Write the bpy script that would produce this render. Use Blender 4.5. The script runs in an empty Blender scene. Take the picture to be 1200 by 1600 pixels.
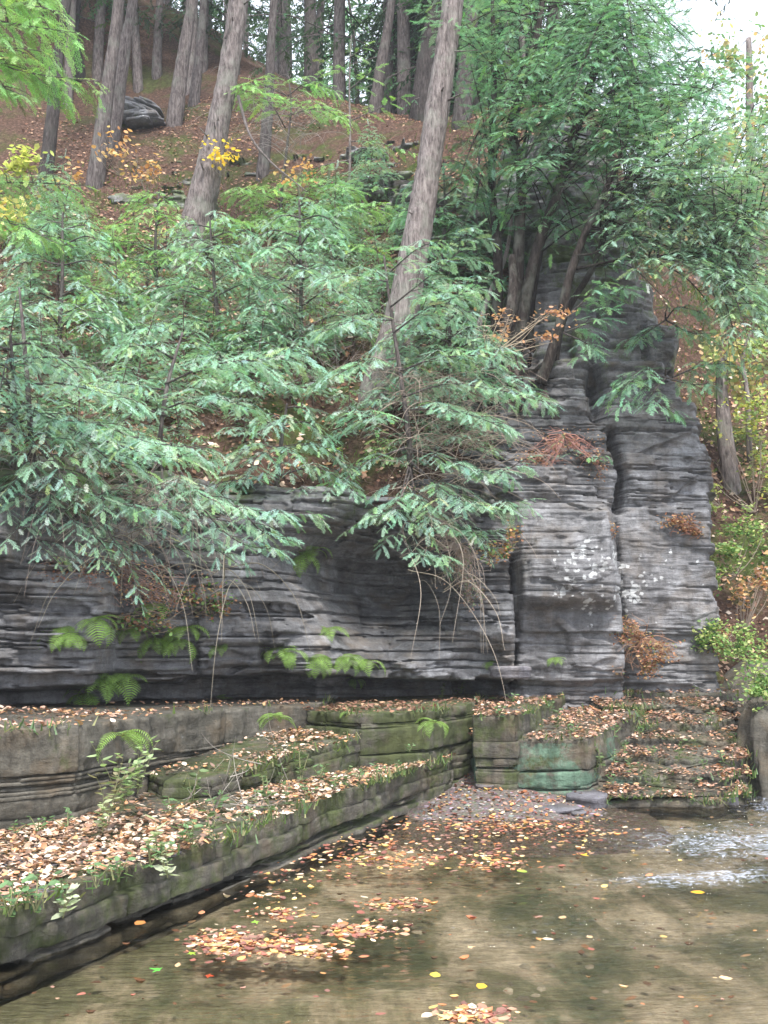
import bpy, math, random
import numpy as np

# ------------------------------------------------------------------ camera, sky, sun, exposure
S = bpy.context.scene
C = S.collection
rng = np.random.default_rng(11)
random.seed(11)
F0 = 1570.0
CAMZ = 1.6
PITCH = math.atan(200.0 / F0)
cam = bpy.data.cameras.new('camera')
camo = bpy.data.objects.new('camera', cam)
C.objects.link(camo)
camo.location = (0, 0, CAMZ)
camo.rotation_euler = (math.pi / 2 + PITCH, 0, 0)
cam.sensor_fit = 'VERTICAL'
cam.sensor_height = 24
cam.lens = 24 * F0 / 1600
cam.clip_end = 1000
S.camera = camo

SUN_EL, SUN_AZ = math.radians(60), math.radians(168)     # azimuth clockwise from +Y: behind the camera, a little right
W = bpy.data.worlds.new('World')
S.world = W
W.use_nodes = True
nt = W.node_tree
nt.nodes.clear()
sky = nt.nodes.new('ShaderNodeTexSky')
sky.sky_type = 'NISHITA'
sky.sun_disc = False
sky.sun_elevation = SUN_EL
sky.sun_rotation = SUN_AZ
sky.dust_density = 3.0
sky.air_density = 1.0
mx = nt.nodes.new('ShaderNodeMix')
mx.data_type = 'RGBA'
mx.inputs[0].default_value = 0.6
mx.inputs[7].default_value = (10.2, 10.9, 12.2, 1)      # thin bright cloud over the blue
bg = nt.nodes.new('ShaderNodeBackground')
bg.inputs[1].default_value = 0.118
out = nt.nodes.new('ShaderNodeOutputWorld')
nt.links.new(sky.outputs[0], mx.inputs[6])
nt.links.new(mx.outputs[2], bg.inputs[0])
nt.links.new(bg.outputs[0], out.inputs[0])
sl = bpy.data.lights.new('sun', 'SUN')
sl.energy = 3.3
sl.angle = math.radians(9)
sl.color = (1.0, 0.975, 0.94)
so = bpy.data.objects.new('sun', sl)
C.objects.link(so)
sd = np.array([math.sin(SUN_AZ) * math.cos(SUN_EL), math.cos(SUN_AZ) * math.cos(SUN_EL), math.sin(SUN_EL)])
from mathutils import Vector
so.rotation_euler = Vector(sd).to_track_quat('Z', 'Y').to_euler()
S.view_settings.view_transform = 'Standard'
S.view_settings.look = 'None'
S.view_settings.exposure = 1.22
S.view_settings.gamma = 1
S.cycles.use_denoising = True
S.cycles.max_bounces = 6
S.cycles.diffuse_bounces = 3
S.cycles.transparent_max_bounces = 6

# ------------------------------------------------------------------ helpers
cp, sp = math.cos(PITCH), math.sin(PITCH)
def ray(px, py):
    x = (px - 600) / F0; y = (800 - py) / F0
    return np.array([x, cp - y * sp, sp + y * cp])
def atY(px, py, Y):
    d = ray(px, py)
    p = d * (Y / d[1]); p[2] += CAMZ
    return p
def atZ(px, py, Z):
    d = ray(px, py)
    p = d * ((Z - CAMZ) / d[2]); p[2] += CAMZ
    return p
def pix(p):
    x, y, z = p[0], p[1], p[2] - CAMZ
    dz = y * cp + z * sp; dy = -y * sp + z * cp
    return 600 + F0 * x / dz, 800 - F0 * dy / dz

def hsh(ix, iy=0, iz=0, seed=0):
    with np.errstate(over='ignore'):
        a = (np.asarray(ix).astype(np.int64).astype(np.uint64) * np.uint64(73856093)) ^ \
            (np.asarray(iy).astype(np.int64).astype(np.uint64) * np.uint64(19349663)) ^ \
            (np.asarray(iz).astype(np.int64).astype(np.uint64) * np.uint64(83492791)) ^ np.uint64((seed * 2654435761 + 12345) & 0xffffffff)
        a = a & np.uint64(0xffffffff)
        a ^= a >> np.uint64(16); a = (a * np.uint64(0x7feb352d)) & np.uint64(0xffffffff)
        a ^= a >> np.uint64(15); a = (a * np.uint64(0x846ca68b)) & np.uint64(0xffffffff)
        a ^= a >> np.uint64(16)
    return a.astype(np.float64) / 4294967295.0
def vn(x, y, z=0.0, seed=0):
    x = np.asarray(x, float); y = np.asarray(y, float) + 0 * x; z = np.asarray(z, float) + 0 * x
    ix, iy, iz = np.floor(x), np.floor(y), np.floor(z)
    fx, fy, fz = x - ix, y - iy, z - iz
    fx = fx * fx * (3 - 2 * fx); fy = fy * fy * (3 - 2 * fy); fz = fz * fz * (3 - 2 * fz)
    r = 0
    for a in (0, 1):
        for b in (0, 1):
            for c in (0, 1):
                w = (fx if a else 1 - fx) * (fy if b else 1 - fy) * (fz if c else 1 - fz)
                r = r + w * hsh(ix + a, iy + b, iz + c, seed)
    return r * 2 - 1
def fbm(x, y, z=0.0, seed=0, o=4):
    r = 0; a = 1; t = 0
    for k in range(o):
        r = r + a * vn(np.asarray(x) * 2**k, np.asarray(y) * 2**k, np.asarray(z) * 2**k, seed + k)
        t += a; a *= 0.5
    return r / t
def sstep(a, b, x):
    t = np.clip((x - a) / (b - a), 0, 1)
    return t * t * (3 - 2 * t)

def mesh(name, V, faces, cols=None, smooth=False):
    """faces: list of (n,k) int arrays; cols (nv,3) per-point colour of the thing itself"""
    V = np.asarray(V, np.float32)
    me = bpy.data.meshes.new(name)
    faces = [np.asarray(f, np.int32) for f in faces if len(f)]
    nl = sum(f.size for f in faces); npoly = sum(len(f) for f in faces)
    me.vertices.add(len(V)); me.loops.add(nl); me.polygons.add(npoly)
    me.vertices.foreach_set('co', V.ravel())
    me.loops.foreach_set('vertex_index', np.concatenate([f.ravel() for f in faces]))
    st = []; o = 0
    for f in faces:
        st.append(o + np.arange(len(f)) * f.shape[1]); o += f.size
    me.polygons.foreach_set('loop_start', np.concatenate(st).astype(np.int32))
    if smooth: me.polygons.foreach_set('use_smooth', np.ones(npoly, bool))
    if cols is not None:
        at = me.color_attributes.new('col', 'FLOAT_COLOR', 'POINT')
        cc = np.ones((len(V), 4), np.float32); cc[:, :3] = cols[:, :3]
        at.data.foreach_set('color', cc.ravel())
    me.update(calc_edges=True)
    me.validate()
    return me
def obj(name, me, mat=None, parent=None, loc=None):
    o = bpy.data.objects.new(name, me)
    C.objects.link(o)
    if mat is not None and me is not None and not me.materials: me.materials.append(mat)
    if parent is not None: o.parent = parent
    if loc is not None: o.location = loc
    return o
def tag(o, label=None, cat=None, group=None, kind=None):
    if label: o['label'] = label
    if cat: o['category'] = cat
    if group: o['group'] = group
    if kind: o['kind'] = kind
    return o
def thing(name, label, cat, loc, group=None):
    o = bpy.data.objects.new(name, None); C.objects.link(o)
    o.location = [float(v) for v in loc]; o.empty_display_size = 0.1
    return tag(o, label, cat, group)
ORD = ['first', 'second', 'third', 'fourth', 'fifth', 'sixth', 'seventh', 'eighth', 'ninth', 'tenth', 'eleventh', 'twelfth',
       'thirteenth', 'fourteenth', 'fifteenth', 'sixteenth', 'seventeenth', 'eighteenth', 'nineteenth', 'twentieth']
TENS = {2: 'twenty', 3: 'thirty', 4: 'forty', 5: 'fifty', 6: 'sixty', 7: 'seventy', 8: 'eighty', 9: 'ninety'}
def ordw(n):
    if n < 20: return ORD[n]
    if n >= 99: return 'hundredth' if n == 99 else 'hundred and ' + ordw(n - 100)
    n += 1
    if n % 10 == 0: return {2: 'twentieth', 3: 'thirtieth', 4: 'fortieth', 5: 'fiftieth', 6: 'sixtieth', 7: 'seventieth', 8: 'eightieth', 9: 'ninetieth'}[n // 10]
    return TENS[n // 10] + '-' + ORD[n % 10 - 1]
def label_row(objs, fmt, cat, group):
    """objs in one group, labelled by their order from the left"""
    objs = sorted(objs, key=lambda o: pix(o.location)[0])
    for i, o in enumerate(objs):
        tag(o, fmt.format(ordw(i)), cat, group)

def nrm(v):
    v = np.asarray(v, float)
    return v / (np.linalg.norm(v, axis=-1, keepdims=True) + 1e-9)
def basis(d, up):
    """rows of frames: x along d, z near up"""
    x = nrm(d); y = nrm(np.cross(up, x)); z = np.cross(x, y)
    return np.stack([x, y, z], -1)          # columns
def resample(P, step):
    P = np.asarray(P, float)
    # catmull-rom through P
    if len(P) > 2:
        Q = np.vstack([2 * P[0] - P[1], P, 2 * P[-1] - P[-2]])
        out = []
        for i in range(1, len(Q) - 2):
            L = np.linalg.norm(Q[i + 1] - Q[i]); n = max(2, int(L / step))
            t = np.linspace(0, 1, n, endpoint=False)[:, None]
            a, b, c, d = Q[i - 1], Q[i], Q[i + 1], Q[i + 2]
            out.append(0.5 * ((2 * b) + (-a + c) * t + (2 * a - 5 * b + 4 * c - d) * t**2 + (-a + 3 * b - 3 * c + d) * t**3))
        return np.vstack(out + [P[-1:]])
    n = max(2, int(np.linalg.norm(P[1] - P[0]) / step) + 1)
    t = np.linspace(0, 1, n)[:, None]
    return P[0] * (1 - t) + P[-1] * t
class MB:
    def __init__(s): s.V = []; s.F = []; s.K = []; s.n = 0
    def add(s, V, F, K=None):
        if len(V) == 0: return
        V = np.asarray(V, float)
        s.V.append(V)
        for f in F: s.F.append(np.asarray(f) + s.n)
        s.K.append(np.ones((len(V), 3)) * (K if K is not None else 1.0))
        s.n += len(V)
    def tube(s, P, r0, r1=None, seg=6, K=None, bump=0.0, seed=0, cap=True, step=None, fn=None):
        P = np.asarray(P, float)
        if step: P = resample(P, step)
        n = len(P)
        T = nrm(np.gradient(P, axis=0))
        ref = np.array([0, 0, 1.0]) if abs(T[:, 2]).mean() < 0.8 else np.array([0, 1.0, 0])
        A = nrm(np.cross(T, ref)); B = np.cross(T, A)
        if np.ndim(r0) > 0: R = np.interp(np.linspace(0, 1, n), np.linspace(0, 1, len(r0)), r0)
        else: R = np.linspace(r0, r0 if r1 is None else r1, n)
        th = np.linspace(0, 2 * np.pi, seg, endpoint=False)
        L = np.concatenate([[0], np.cumsum(np.linalg.norm(np.diff(P, axis=0), axis=1))])
        RR = R[:, None] * np.ones(seg)
        if bump:
            RR = RR * (1 + bump * fbm(np.cos(th)[None] * 2.2 + 9, np.sin(th)[None] * 2.2 + L[:, None] * 0.9, L[:, None] * 2.2, seed, 3)
                       + bump * 0.8 * np.abs(vn(np.cos(th)[None] * 6, np.sin(th)[None] * 6, L[:, None] * 7, seed + 5)))
        V = P[:, None] + RR[:, :, None] * (np.cos(th)[None, :, None] * A[:, None] + np.sin(th)[None, :, None] * B[:, None])
        V = V.reshape(-1, 3)
        i = np.arange(n - 1)[:, None] * seg; j = np.arange(seg)[None]; jn = (j + 1) % seg
        Fq = np.stack([i + j, i + jn, i + seg + jn, i + seg + j], -1).reshape(-1, 4)
        F = [Fq]
        if cap: F.append(np.array([list(range(seg))[::-1]])); F.append(np.array([[(n - 1) * seg + q for q in range(seg)]]))
        s.add(V, F, K)
    def inst(s, tv, tf, pos, R, sc, K, tk=None, bend=None):
        pos = np.atleast_2d(pos); n = len(pos)
        if n == 0: return
        sc = np.asarray(sc, float)
        if sc.ndim == 0: sc = np.full(n, float(sc))
        t = tv[None] * (sc[:, None, None] if sc.ndim == 1 else sc[:, None, :])
        V = np.einsum('nij,nkj->nki', R, t) + pos[:, None]
        m = len(tv)
        F = [(f[None] + (np.arange(n) * m)[:, None, None]).reshape(-1, f.shape[1]) for f in tf]
        K = np.asarray(K, float)
        if K.ndim == 1: K = np.tile(K, (n, 1))
        KK = np.repeat(K, m, 0)
        if tk is not None: KK = KK * np.tile(tk, (n, 1)) if tk.ndim == 2 else KK * np.tile(tk, n)[:, None]
        s.add(V.reshape(-1, 3), F, KK)
    def mesh(s, name, smooth=False):
        by = {}
        for f in s.F: by.setdefault(f.shape[1], []).append(f)
        return mesh(name, np.vstack(s.V), [np.vstack(v) for v in by.values()], np.vstack(s.K), smooth)
    def obj(s, name, mat, parent=None, smooth=False):
        return obj(name, s.mesh(name, smooth), mat, parent)

# ------------------------------------------------------------------ materials
def newmat(name):
    m = bpy.data.materials.new(name); m.use_nodes = True
    m.node_tree.nodes.clear()
    return m, m.node_tree
class N:
    def __init__(s, t): s.t = t
    def n(s, ty, **kw):
        nd = s.t.nodes.new(ty)
        for k, v in kw.items():
            if k.startswith('i_'):
                key = k[2:]; key = int(key) if key.isdigit() else key
                nd.inputs[key].default_value = v
            else: setattr(nd, k, v)
        return nd
    def l(s, a, b): s.t.links.new(a, b)
    def coords(s, scale=(1, 1, 1)):
        g = s.n('ShaderNodeNewGeometry'); m = s.n('ShaderNodeMapping'); m.inputs['Scale'].default_value = scale
        s.l(g.outputs['Position'], m.inputs[0]); return m.outputs[0]
    def noise(s, co, sc, det=5, rough=0.6, dist=0.0):
        t = s.n('ShaderNodeTexNoise'); t.inputs['Scale'].default_value = sc; t.inputs['Detail'].default_value = det
        t.inputs['Roughness'].default_value = rough; t.inputs['Distortion'].default_value = dist
        s.l(co, t.inputs['Vector']); return t.outputs['Fac']
    def ramp(s, fac, stops, interp='LINEAR'):
        r = s.n('ShaderNodeValToRGB'); e = r.color_ramp; e.interpolation = interp
        while len(e.elements) < len(stops): e.elements.new(0.5)
        for el, (p, c) in zip(e.elements, stops):
            el.position = p; el.color = (c if hasattr(c, '__len__') else (c, c, c)) + (1,) if hasattr(c, '__len__') else (c, c, c, 1)
        s.l(fac, r.inputs[0]); return r.outputs[0]
    def mix(s, fac, a, b, mode='MIX'):
        m = s.n('ShaderNodeMix', data_type='RGBA', blend_type=mode)
        for v, k in ((fac, 0), (a, 6), (b, 7)):
            if hasattr(v, 'links'): s.l(v, m.inputs[k])
            elif isinstance(v, tuple): m.inputs[k].default_value = v + (1,) if len(v) == 3 else v
            else: m.inputs[k].default_value = v
        return m.outputs[2]
    def math(s, op, a, b=0.0):
        m = s.n('ShaderNodeMath', operation=op)
        for k, v in ((0, a), (1, b)):
            if hasattr(v, 'links'): s.l(v, m.inputs[k])
            else: m.inputs[k].default_value = v
        return m.outputs[0]
    def attr(s, nm='col'):
        return s.n('ShaderNodeAttribute', attribute_name=nm)
    def out(s, sh):
        o = s.n('ShaderNodeOutputMaterial'); s.l(sh, o.inputs[0])
    def princ(s, col, rough=0.9, bump=None, bs=0.5, bd=0.02, spec=0.3):
        p = s.n('ShaderNodeBsdfPrincipled')
        if hasattr(col, 'links'): s.l(col, p.inputs['Base Color'])
        else: p.inputs['Base Color'].default_value = col + (1,)
        if hasattr(rough, 'links'): s.l(rough, p.inputs['Roughness'])
        else: p.inputs['Roughness'].default_value = rough
        p.inputs['Specular IOR Level'].default_value = spec
        if bump is not None:
            b = s.n('ShaderNodeBump'); b.inputs['Strength'].default_value = bs; b.inputs['Distance'].default_value = bd
            s.l(bump, b.inputs['Height']); s.l(b.outputs[0], p.inputs['Normal'])
        return p.outputs[0]

def rock_material(name, dark, mid, light, moss_amt=0.5, lichen=0.4, rough=0.75, green=(0.05, 0.075, 0.02), brown=0.3, crust=0.0):
    """layered slate; point colour 'col' = (moss mask, lichen mask, tint)"""
    m, t = newmat(name); s = N(t)
    co = s.coords(); lay = s.coords((0.6, 0.6, 3.0))
    n1 = s.noise(lay, 3.0, 6, 0.65, 0.3); n2 = s.noise(co, 1.3, 5, 0.6); n3 = s.noise(co, 26, 6, 0.8)
    lay2 = s.coords((1.3, 1.3, 12.0)); n4 = s.noise(lay2, 2.2, 4, 0.6)
    f = s.math('ADD', s.math('MULTIPLY', n1, 0.3), s.math('ADD', s.math('MULTIPLY', n2, 0.35), s.math('MULTIPLY', s.noise(co, 6.0, 5, 0.65), 0.35)))
    base = s.ramp(f, [(0.3, dark), (0.5, mid), (0.66, light)])
    base = s.mix(0.4 if crust else 0.65, base, s.ramp(n4, [(0.3, 0.7), (0.62, 1.15)]), 'MULTIPLY')
    vc = s.n('ShaderNodeTexVoronoi', i_Scale=(9.0 if crust else 6.0), feature='DISTANCE_TO_EDGE'); s.l(s.mix(.06, s.coords((1, 1, 2.2)), s.n('ShaderNodeTexNoise', i_Scale=5.0).outputs['Color']), vc.inputs['Vector'])
    base = s.mix(.5, base, s.ramp(vc.outputs['Distance'], [(0.0, .45), (0.035, 1.0)]), 'MULTIPLY')
    base = s.mix(0.8, base, s.ramp(n3, [(0.3, 0.6), (0.7, 1.3)]), 'MULTIPLY')
    br = s.ramp(s.noise(co, 2.7, 5, 0.6), [(0.5, 0.0), (0.68, 1.0)])
    base = s.mix(s.math('MULTIPLY', br, brown), base, (0.16, 0.115, 0.07))
    a = s.attr(); sep = s.n('ShaderNodeSeparateColor'); s.l(a.outputs['Color'], sep.inputs[0])
    # lichen patches
    v = s.n('ShaderNodeTexVoronoi'); v.inputs['Scale'].default_value = 5.5; s.l(s.mix(0.12, co, s.n('ShaderNodeTexNoise', i_Scale=9.0).outputs['Color']), v.inputs['Vector'])
    vd = s.n('ShaderNodeTexVoronoi', i_Scale=13.0); s.l(co, vd.inputs['Vector'])
    ln = s.math('ADD', s.math('MULTIPLY', s.noise(co, 4.5, 6, 0.72, 0.1), 0.85), s.math('MULTIPLY', s.math('SUBTRACT', 0.5, vd.outputs['Distance']), 0.28))
    lm = s.math('ADD', ln, s.math('MULTIPLY', sep.outputs[1], 0.34))
    lmask = s.ramp(lm, [(0.73 - 0.0, 0.0), (0.77, 1.0)])
    base = s.mix(s.math('MULTIPLY', lmask, lichen), base, (0.46, 0.47, 0.47))
    # moss
    mn = s.noise(co, 3.2, 6, 0.7)
    mm = s.math('ADD', mn, s.math('MULTIPLY', sep.outputs[0], 0.45))
    mmask = s.ramp(mm, [(0.72, 0.0), (0.86, 1.0)])
    gcol = s.mix(s.noise(co, 13, 4, 0.7), green, (green[0] * 2.2, green[1] * 2.0, green[2] * 1.8))
    base = s.mix(s.math('MULTIPLY', mmask, moss_amt), base, gcol)
    if crust:
        cm = s.math('ADD', s.noise(co, 5.0, 6, 0.75), s.math('MULTIPLY', sep.outputs[2], 0.4))
        base = s.mix(s.math('MULTIPLY', s.ramp(cm, [(0.78, 0.0), (0.9, 1.0)]), crust), base, s.mix(n3, (0.05, 0.12, 0.075), (0.17, 0.28, 0.2)))
    if not crust:
        st = s.noise(s.coords((2.2, 2.2, .22)), 1.5, 5, 0.7, .3)
        base = s.mix(.6, base, s.ramp(st, [(0.38, (.45, .42, .4)), (0.56, (1.1, 1.1, 1.1))]), 'MULTIPLY')
    if crust:
        st = s.noise(s.coords((5, 5, .35)), 1.6, 5, 0.7)
        base = s.mix(.7, base, s.ramp(st, [(0.35, 0.45), (0.62, 1.15)]), 'MULTIPLY')
    bh = s.math('ADD', s.math('MULTIPLY', n4, 0.25 if crust else 0.7), s.math('ADD', s.math('MULTIPLY', n3, 0.9 if crust else 0.5), s.math('MULTIPLY', n1, 0.8)))
    s.out(s.princ(base, rough, bh, 0.9, 0.03, 0.35))
    return m
M = {}
M['cliff'] = rock_material('slate_cliff', (0.048, 0.047, 0.048), (0.14, 0.138, 0.142), (0.31, 0.308, 0.318), 0.75, 0.85, 0.7, brown=0.35)
M['ledge'] = rock_material('mossy_ledge_rock', (0.05, 0.045, 0.035), (0.11, 0.1, 0.08), (0.2, 0.185, 0.155), 0.8, 0.35, 0.85, green=(0.035, 0.05, 0.012), brown=0.6, crust=0.75)
M['slab'] = rock_material('loose_slate', (0.06, 0.058, 0.065), (0.14, 0.135, 0.15), (0.26, 0.25, 0.27), 0.2, 0.2, 0.6)

def vcol_mat(name, rough=0.8, trans=0.0, noise_sc=0, spec=0.2, sheen=0.0):
    m, t = newmat(name); s = N(t)
    c = s.attr().outputs['Color']
    if noise_sc:
        c = s.mix(0.8, c, s.ramp(s.noise(s.coords(), noise_sc, 4, 0.7), [(0.3, 0.55), (0.7, 1.35)]), 'MULTIPLY')
    p = s.princ(c, rough, spec=spec)
    if trans:
        tr = s.n('ShaderNodeBsdfTranslucent'); s.l(s.mix(1.0, c, (1.1, 1.2, 0.8), 'MULTIPLY'), tr.inputs[0])
        mxs = s.n('ShaderNodeMixShader', i_0=trans); s.l(p, mxs.inputs[1]); s.l(tr.outputs[0], mxs.inputs[2])
        s.out(mxs.outputs[0])
    else: s.out(p)
    return m
M['foliage'] = vcol_mat('hemlock_needles', 0.85, 0.35, 0, 0.08)
M['leaf'] = vcol_mat('broad_leaf', 0.55, 0.4, 0, 0.3)
M['litter'] = vcol_mat('fallen_leaf', 0.65, 0.12, 0, 0.25)
M['twig'] = vcol_mat('twig_bark', 0.9, 0, 0)
def bark_mat(name, a, b, c):
    m, t = newmat(name); s = N(t)
    co = s.coords((1, 1, 0.22)); k = s.attr().outputs['Color']
    n = s.noise(co, 26, 5, 0.7, 0.4); n2 = s.noise(s.coords(), 2.5, 4, 0.6)
    col = s.ramp(n, [(0.32, a), (0.5, b), (0.68, c)])
    lich = s.ramp(n2, [(0.52, 0.0), (0.66, 1.0)])
    col = s.mix(s.math('MULTIPLY', lich, 0.45), col, (0.23, 0.24, 0.2))
    col = s.mix(1.0, col, k, 'MULTIPLY')
    s.out(s.princ(col, 0.95, n, 1.0, 0.03, 0.15))
    return m
M['bark'] = bark_mat('grey_brown_bark', (0.05, 0.042, 0.04), (0.15, 0.125, 0.118), (0.27, 0.235, 0.22))
M['darkbark'] = bark_mat('dark_wet_bark', (0.018, 0.014, 0.012), (0.05, 0.04, 0.035), (0.11, 0.09, 0.08))

# hillside soil
m, t = newmat('leaf_strewn_soil'); s = N(t)
co = s.coords()
lit = s.ramp(s.noise(co, 16, 6, 0.75), [(0.3, (0.025, 0.016, 0.012)), (0.5, (0.085, 0.05, 0.036)), (0.7, (0.2, 0.125, 0.09))])
mos = s.ramp(s.noise(co, 9, 5, 0.75), [(0.3, (0.02, 0.03, 0.01)), (0.55, (0.06, 0.09, 0.02)), (0.75, (0.13, 0.17, 0.045))])
mf = s.math('ADD', s.noise(co, 0.75, 6, 0.65, 0.5), s.math('MULTIPLY', s.attr().outputs['Fac'], 0.0))
mf = s.ramp(mf, [(0.5, 0.0), (0.62, 0.9)])
sep = s.n('ShaderNodeSeparateColor'); s.l(s.attr().outputs['Color'], sep.inputs[0])
mf = s.math('MULTIPLY', mf, sep.outputs[0])
col = s.mix(mf, lit, mos)
s.out(s.princ(col, 0.95, s.noise(co, 22, 6, 0.75), 1.0, 0.06, 0.1))
M['soil'] = m
# stream bed
m, t = newmat('brown_silt_bed'); s = N(t)
co = s.coords((1.4, 0.85, 1))
f = s.noise(co, 1.1, 8, 0.62, 0.5)
col = s.ramp(f, [(0.36, (0.055, 0.065, 0.035)), (0.47, (0.135, 0.13, 0.085)), (0.53, (0.24, 0.21, 0.16)), (0.66, (0.4, 0.35, 0.285))])
col = s.mix(0.7, col, s.ramp(s.noise(s.coords((1.2, .6, 1)), 16, 6, 0.75), [(0.3, 0.5), (0.7, 1.4)]), 'MULTIPLY')
v = s.n('ShaderNodeTexVoronoi', i_Scale=9.0); s.l(s.coords((1, 1, 1)), v.inputs['Vector'])
peb = s.ramp(v.outputs['Distance'], [(0.1, 1.0), (0.25, 0.0)])
col = s.mix(s.math('MULTIPLY', peb, s.math('MULTIPLY', s.ramp(s.noise(co, 0.6, 2), [(0.5, 0.0), (0.6, 1.0)]), 0.35)), col, (0.2, 0.2, 0.19))
s.out(s.princ(col, 0.8, s.noise(s.coords(), 10, 5, 0.7), 0.6, 0.03, 0.2))
M['bed'] = m
m, t = newmat('gravel'); s = N(t)
co = s.coords()
v = s.n('ShaderNodeTexVoronoi', i_Scale=26.0); s.l(co, v.inputs['Vector'])
col = s.mix(0.5, s.ramp(s.noise(co, 30, 4, 0.7), [(0.3, (0.06, 0.05, 0.045)), (0.7, (0.2, 0.17, 0.155))]), v.outputs['Color'], 'MULTIPLY')
col = s.mix(0.5, col, (0.125, 0.1, 0.085))
s.out(s.princ(col, 0.85, v.outputs['Distance'], 0.8, 0.03))
M['gravel'] = m
# water: thin surface over the bed
m, t = newmat('shallow_water'); s = N(t)
co = s.coords((1, 1.9, 1)); co2 = s.coords((1.0, 3.2, 1))
a = s.attr(); sep = s.n('ShaderNodeSeparateColor'); s.l(a.outputs['Color'], sep.inputs[0])
h = s.math('ADD', s.math('MULTIPLY', s.noise(co, 3.0, 3, 0.5, 0.4), 1.0), s.math('MULTIPLY', s.noise(co2, 9.0, 4, 0.6, 0.5), s.math('ADD', s.math('MULTIPLY', sep.outputs[1], 1.0), 0.18)))
b = s.n('ShaderNodeBump'); b.inputs['Strength'].default_value = 0.75; b.inputs['Distance'].default_value = 0.05; s.l(h, b.inputs['Height'])
fr = s.n('ShaderNodeFresnel', i_IOR=1.36); s.l(b.outputs[0], fr.inputs['Normal'])
gl = s.n('ShaderNodeBsdfGlossy', i_Roughness=0.04); s.l(b.outputs[0], gl.inputs['Normal'])
tr = s.n('ShaderNodeBsdfTransparent'); tr.inputs[0].default_value = (0.86, 0.83, 0.74, 1)
mxs = s.n('ShaderNodeMixShader'); s.l(fr.outputs[0], mxs.inputs[0]); s.l(tr.outputs[0], mxs.inputs[1]); s.l(gl.outputs[0], mxs.inputs[2])
fm = s.math('ADD', s.noise(s.coords((1.0, 2.2, 1)), 9.0, 7, 0.78, 2.2), s.math('MULTIPLY', sep.outputs[0], 0.235))
fmask = s.ramp(fm, [(0.71, 0.0), (0.82, 0.75)])
df = s.n('ShaderNodeBsdfDiffuse'); df.inputs[0].default_value = (0.5, 0.54, 0.62, 1); s.l(b.outputs[0], df.inputs['Normal'])
mx2 = s.n('ShaderNodeMixShader'); s.l(fmask, mx2.inputs[0]); s.l(mxs.outputs[0], mx2.inputs[1]); s.l(df.outputs[0], mx2.inputs[2])
s.out(mx2.outputs[0])
M['water'] = m

# ------------------------------------------------------------------ terrain functions
class RBF:
    def __init__(s, P, v, c=0.3):
        s.P = np.asarray(P, float); s.c = c; n = len(s.P)
        A = np.sqrt(((s.P[:, None] - s.P[None])**2).sum(-1) + c * c)
        Q = np.hstack([np.ones((n, 1)), s.P])
        K = np.zeros((n + 3, n + 3)); K[:n, :n] = A + 0.02 * np.eye(n); K[:n, n:] = Q; K[n:, :n] = Q.T
        s.w = np.linalg.solve(K, np.concatenate([v, np.zeros(3)]))
    def __call__(s, x, y):
        sh = np.broadcast(np.asarray(x), np.asarray(y)).shape
        X = np.stack([np.broadcast_to(x, sh).ravel(), np.broadcast_to(y, sh).ravel()], -1).astype(float)
        out = np.empty(len(X))
        for i in range(0, len(X), 20000):
            q = X[i:i + 20000]
            out[i:i + 20000] = np.sqrt(((q[:, None] - s.P[None])**2).sum(-1) + s.c**2) @ s.w[:-3] + s.w[-3] + q @ s.w[-2:]
        return out.reshape(sh)
HC = [  # hillside control points: px, py, Y
    (-200, 745, 9.2), (0, 740, 9.6), (200, 752, 10.6), (400, 760, 11.2), (560, 765, 11.7), (700, 735, 12.1), (770, 680, 12.6),
    (-150, 500, 14.0), (0, 500, 14), (0, 300, 19), (0, 125, 26), (-200, 125, 26), (0, 620, 11.5), (200, 620, 12.4), (400, 620, 12.8),
    (300, 500, 14.8), (300, 300, 19.5), (300, 145, 25), (150, 400, 16.5), (450, 400, 17),
    (600, 600, 13.2), (600, 450, 15.4), (600, 330, 17.8), (600, 200, 21), (480, 160, 23.5), (480, 280, 19.5),
    (740, 480, 14.6), (740, 330, 16.6), (720, 190, 19), (850, 195, 17.5), (950, 215, 17.5), (800, 560, 13.8),
    (1010, 400, 17.5), (1100, 470, 19), (1200, 480, 21), (1350, 480, 20), (1130, 700, 15.6), (1200, 700, 15.5), (1150, 900, 14.0), (1220, 920, 13.6), (1330, 900, 13),
    (1130, 1040, 13.2), (1230, 1040, 12.9), (1150, 620, 16.6), (1060, 620, 16.2), (1040, 520, 17)]
hp = np.array([atY(a, b, c) for a, b, c in HC])
extra = np.array([[-14, 36, 19.5], [0, 36, 18.5], [10, 34, 13.5], [20, 34, 12.5], [-20, 60, 25], [0, 60, 24], [25, 60, 17], [-12, 14, 6.5], [-14, 26, 15], [14, 20, 8.5], [-9, 8.5, 3.2]])
hp = np.vstack([hp, extra])
Graw = RBF(hp[:, :2], hp[:, 2], 0.4)
def G(x, y):
    return Graw(x, y) + 0.16 * fbm(np.asarray(x) * 0.9, np.asarray(y) * 0.9, 0, 3, 4) + 0.07 * fbm(np.asarray(x) * 3.1, np.asarray(y) * 3.1, 0, 7, 3)
def hit(px, py, Y0=8.0, Y1=45.0):
    d = ray(px, py); Y = np.linspace(Y0, Y1, 600); P = d[None] * (Y / d[1])[:, None]; P[:, 2] += CAMZ
    ok = (P[:, 2] <= G(P[:, 0], P[:, 1])) & (Y > np.interp(P[:, 0], LX, LY))
    i = int(np.argmax(ok)) if ok.any() else 399
    return P[i]
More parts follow.
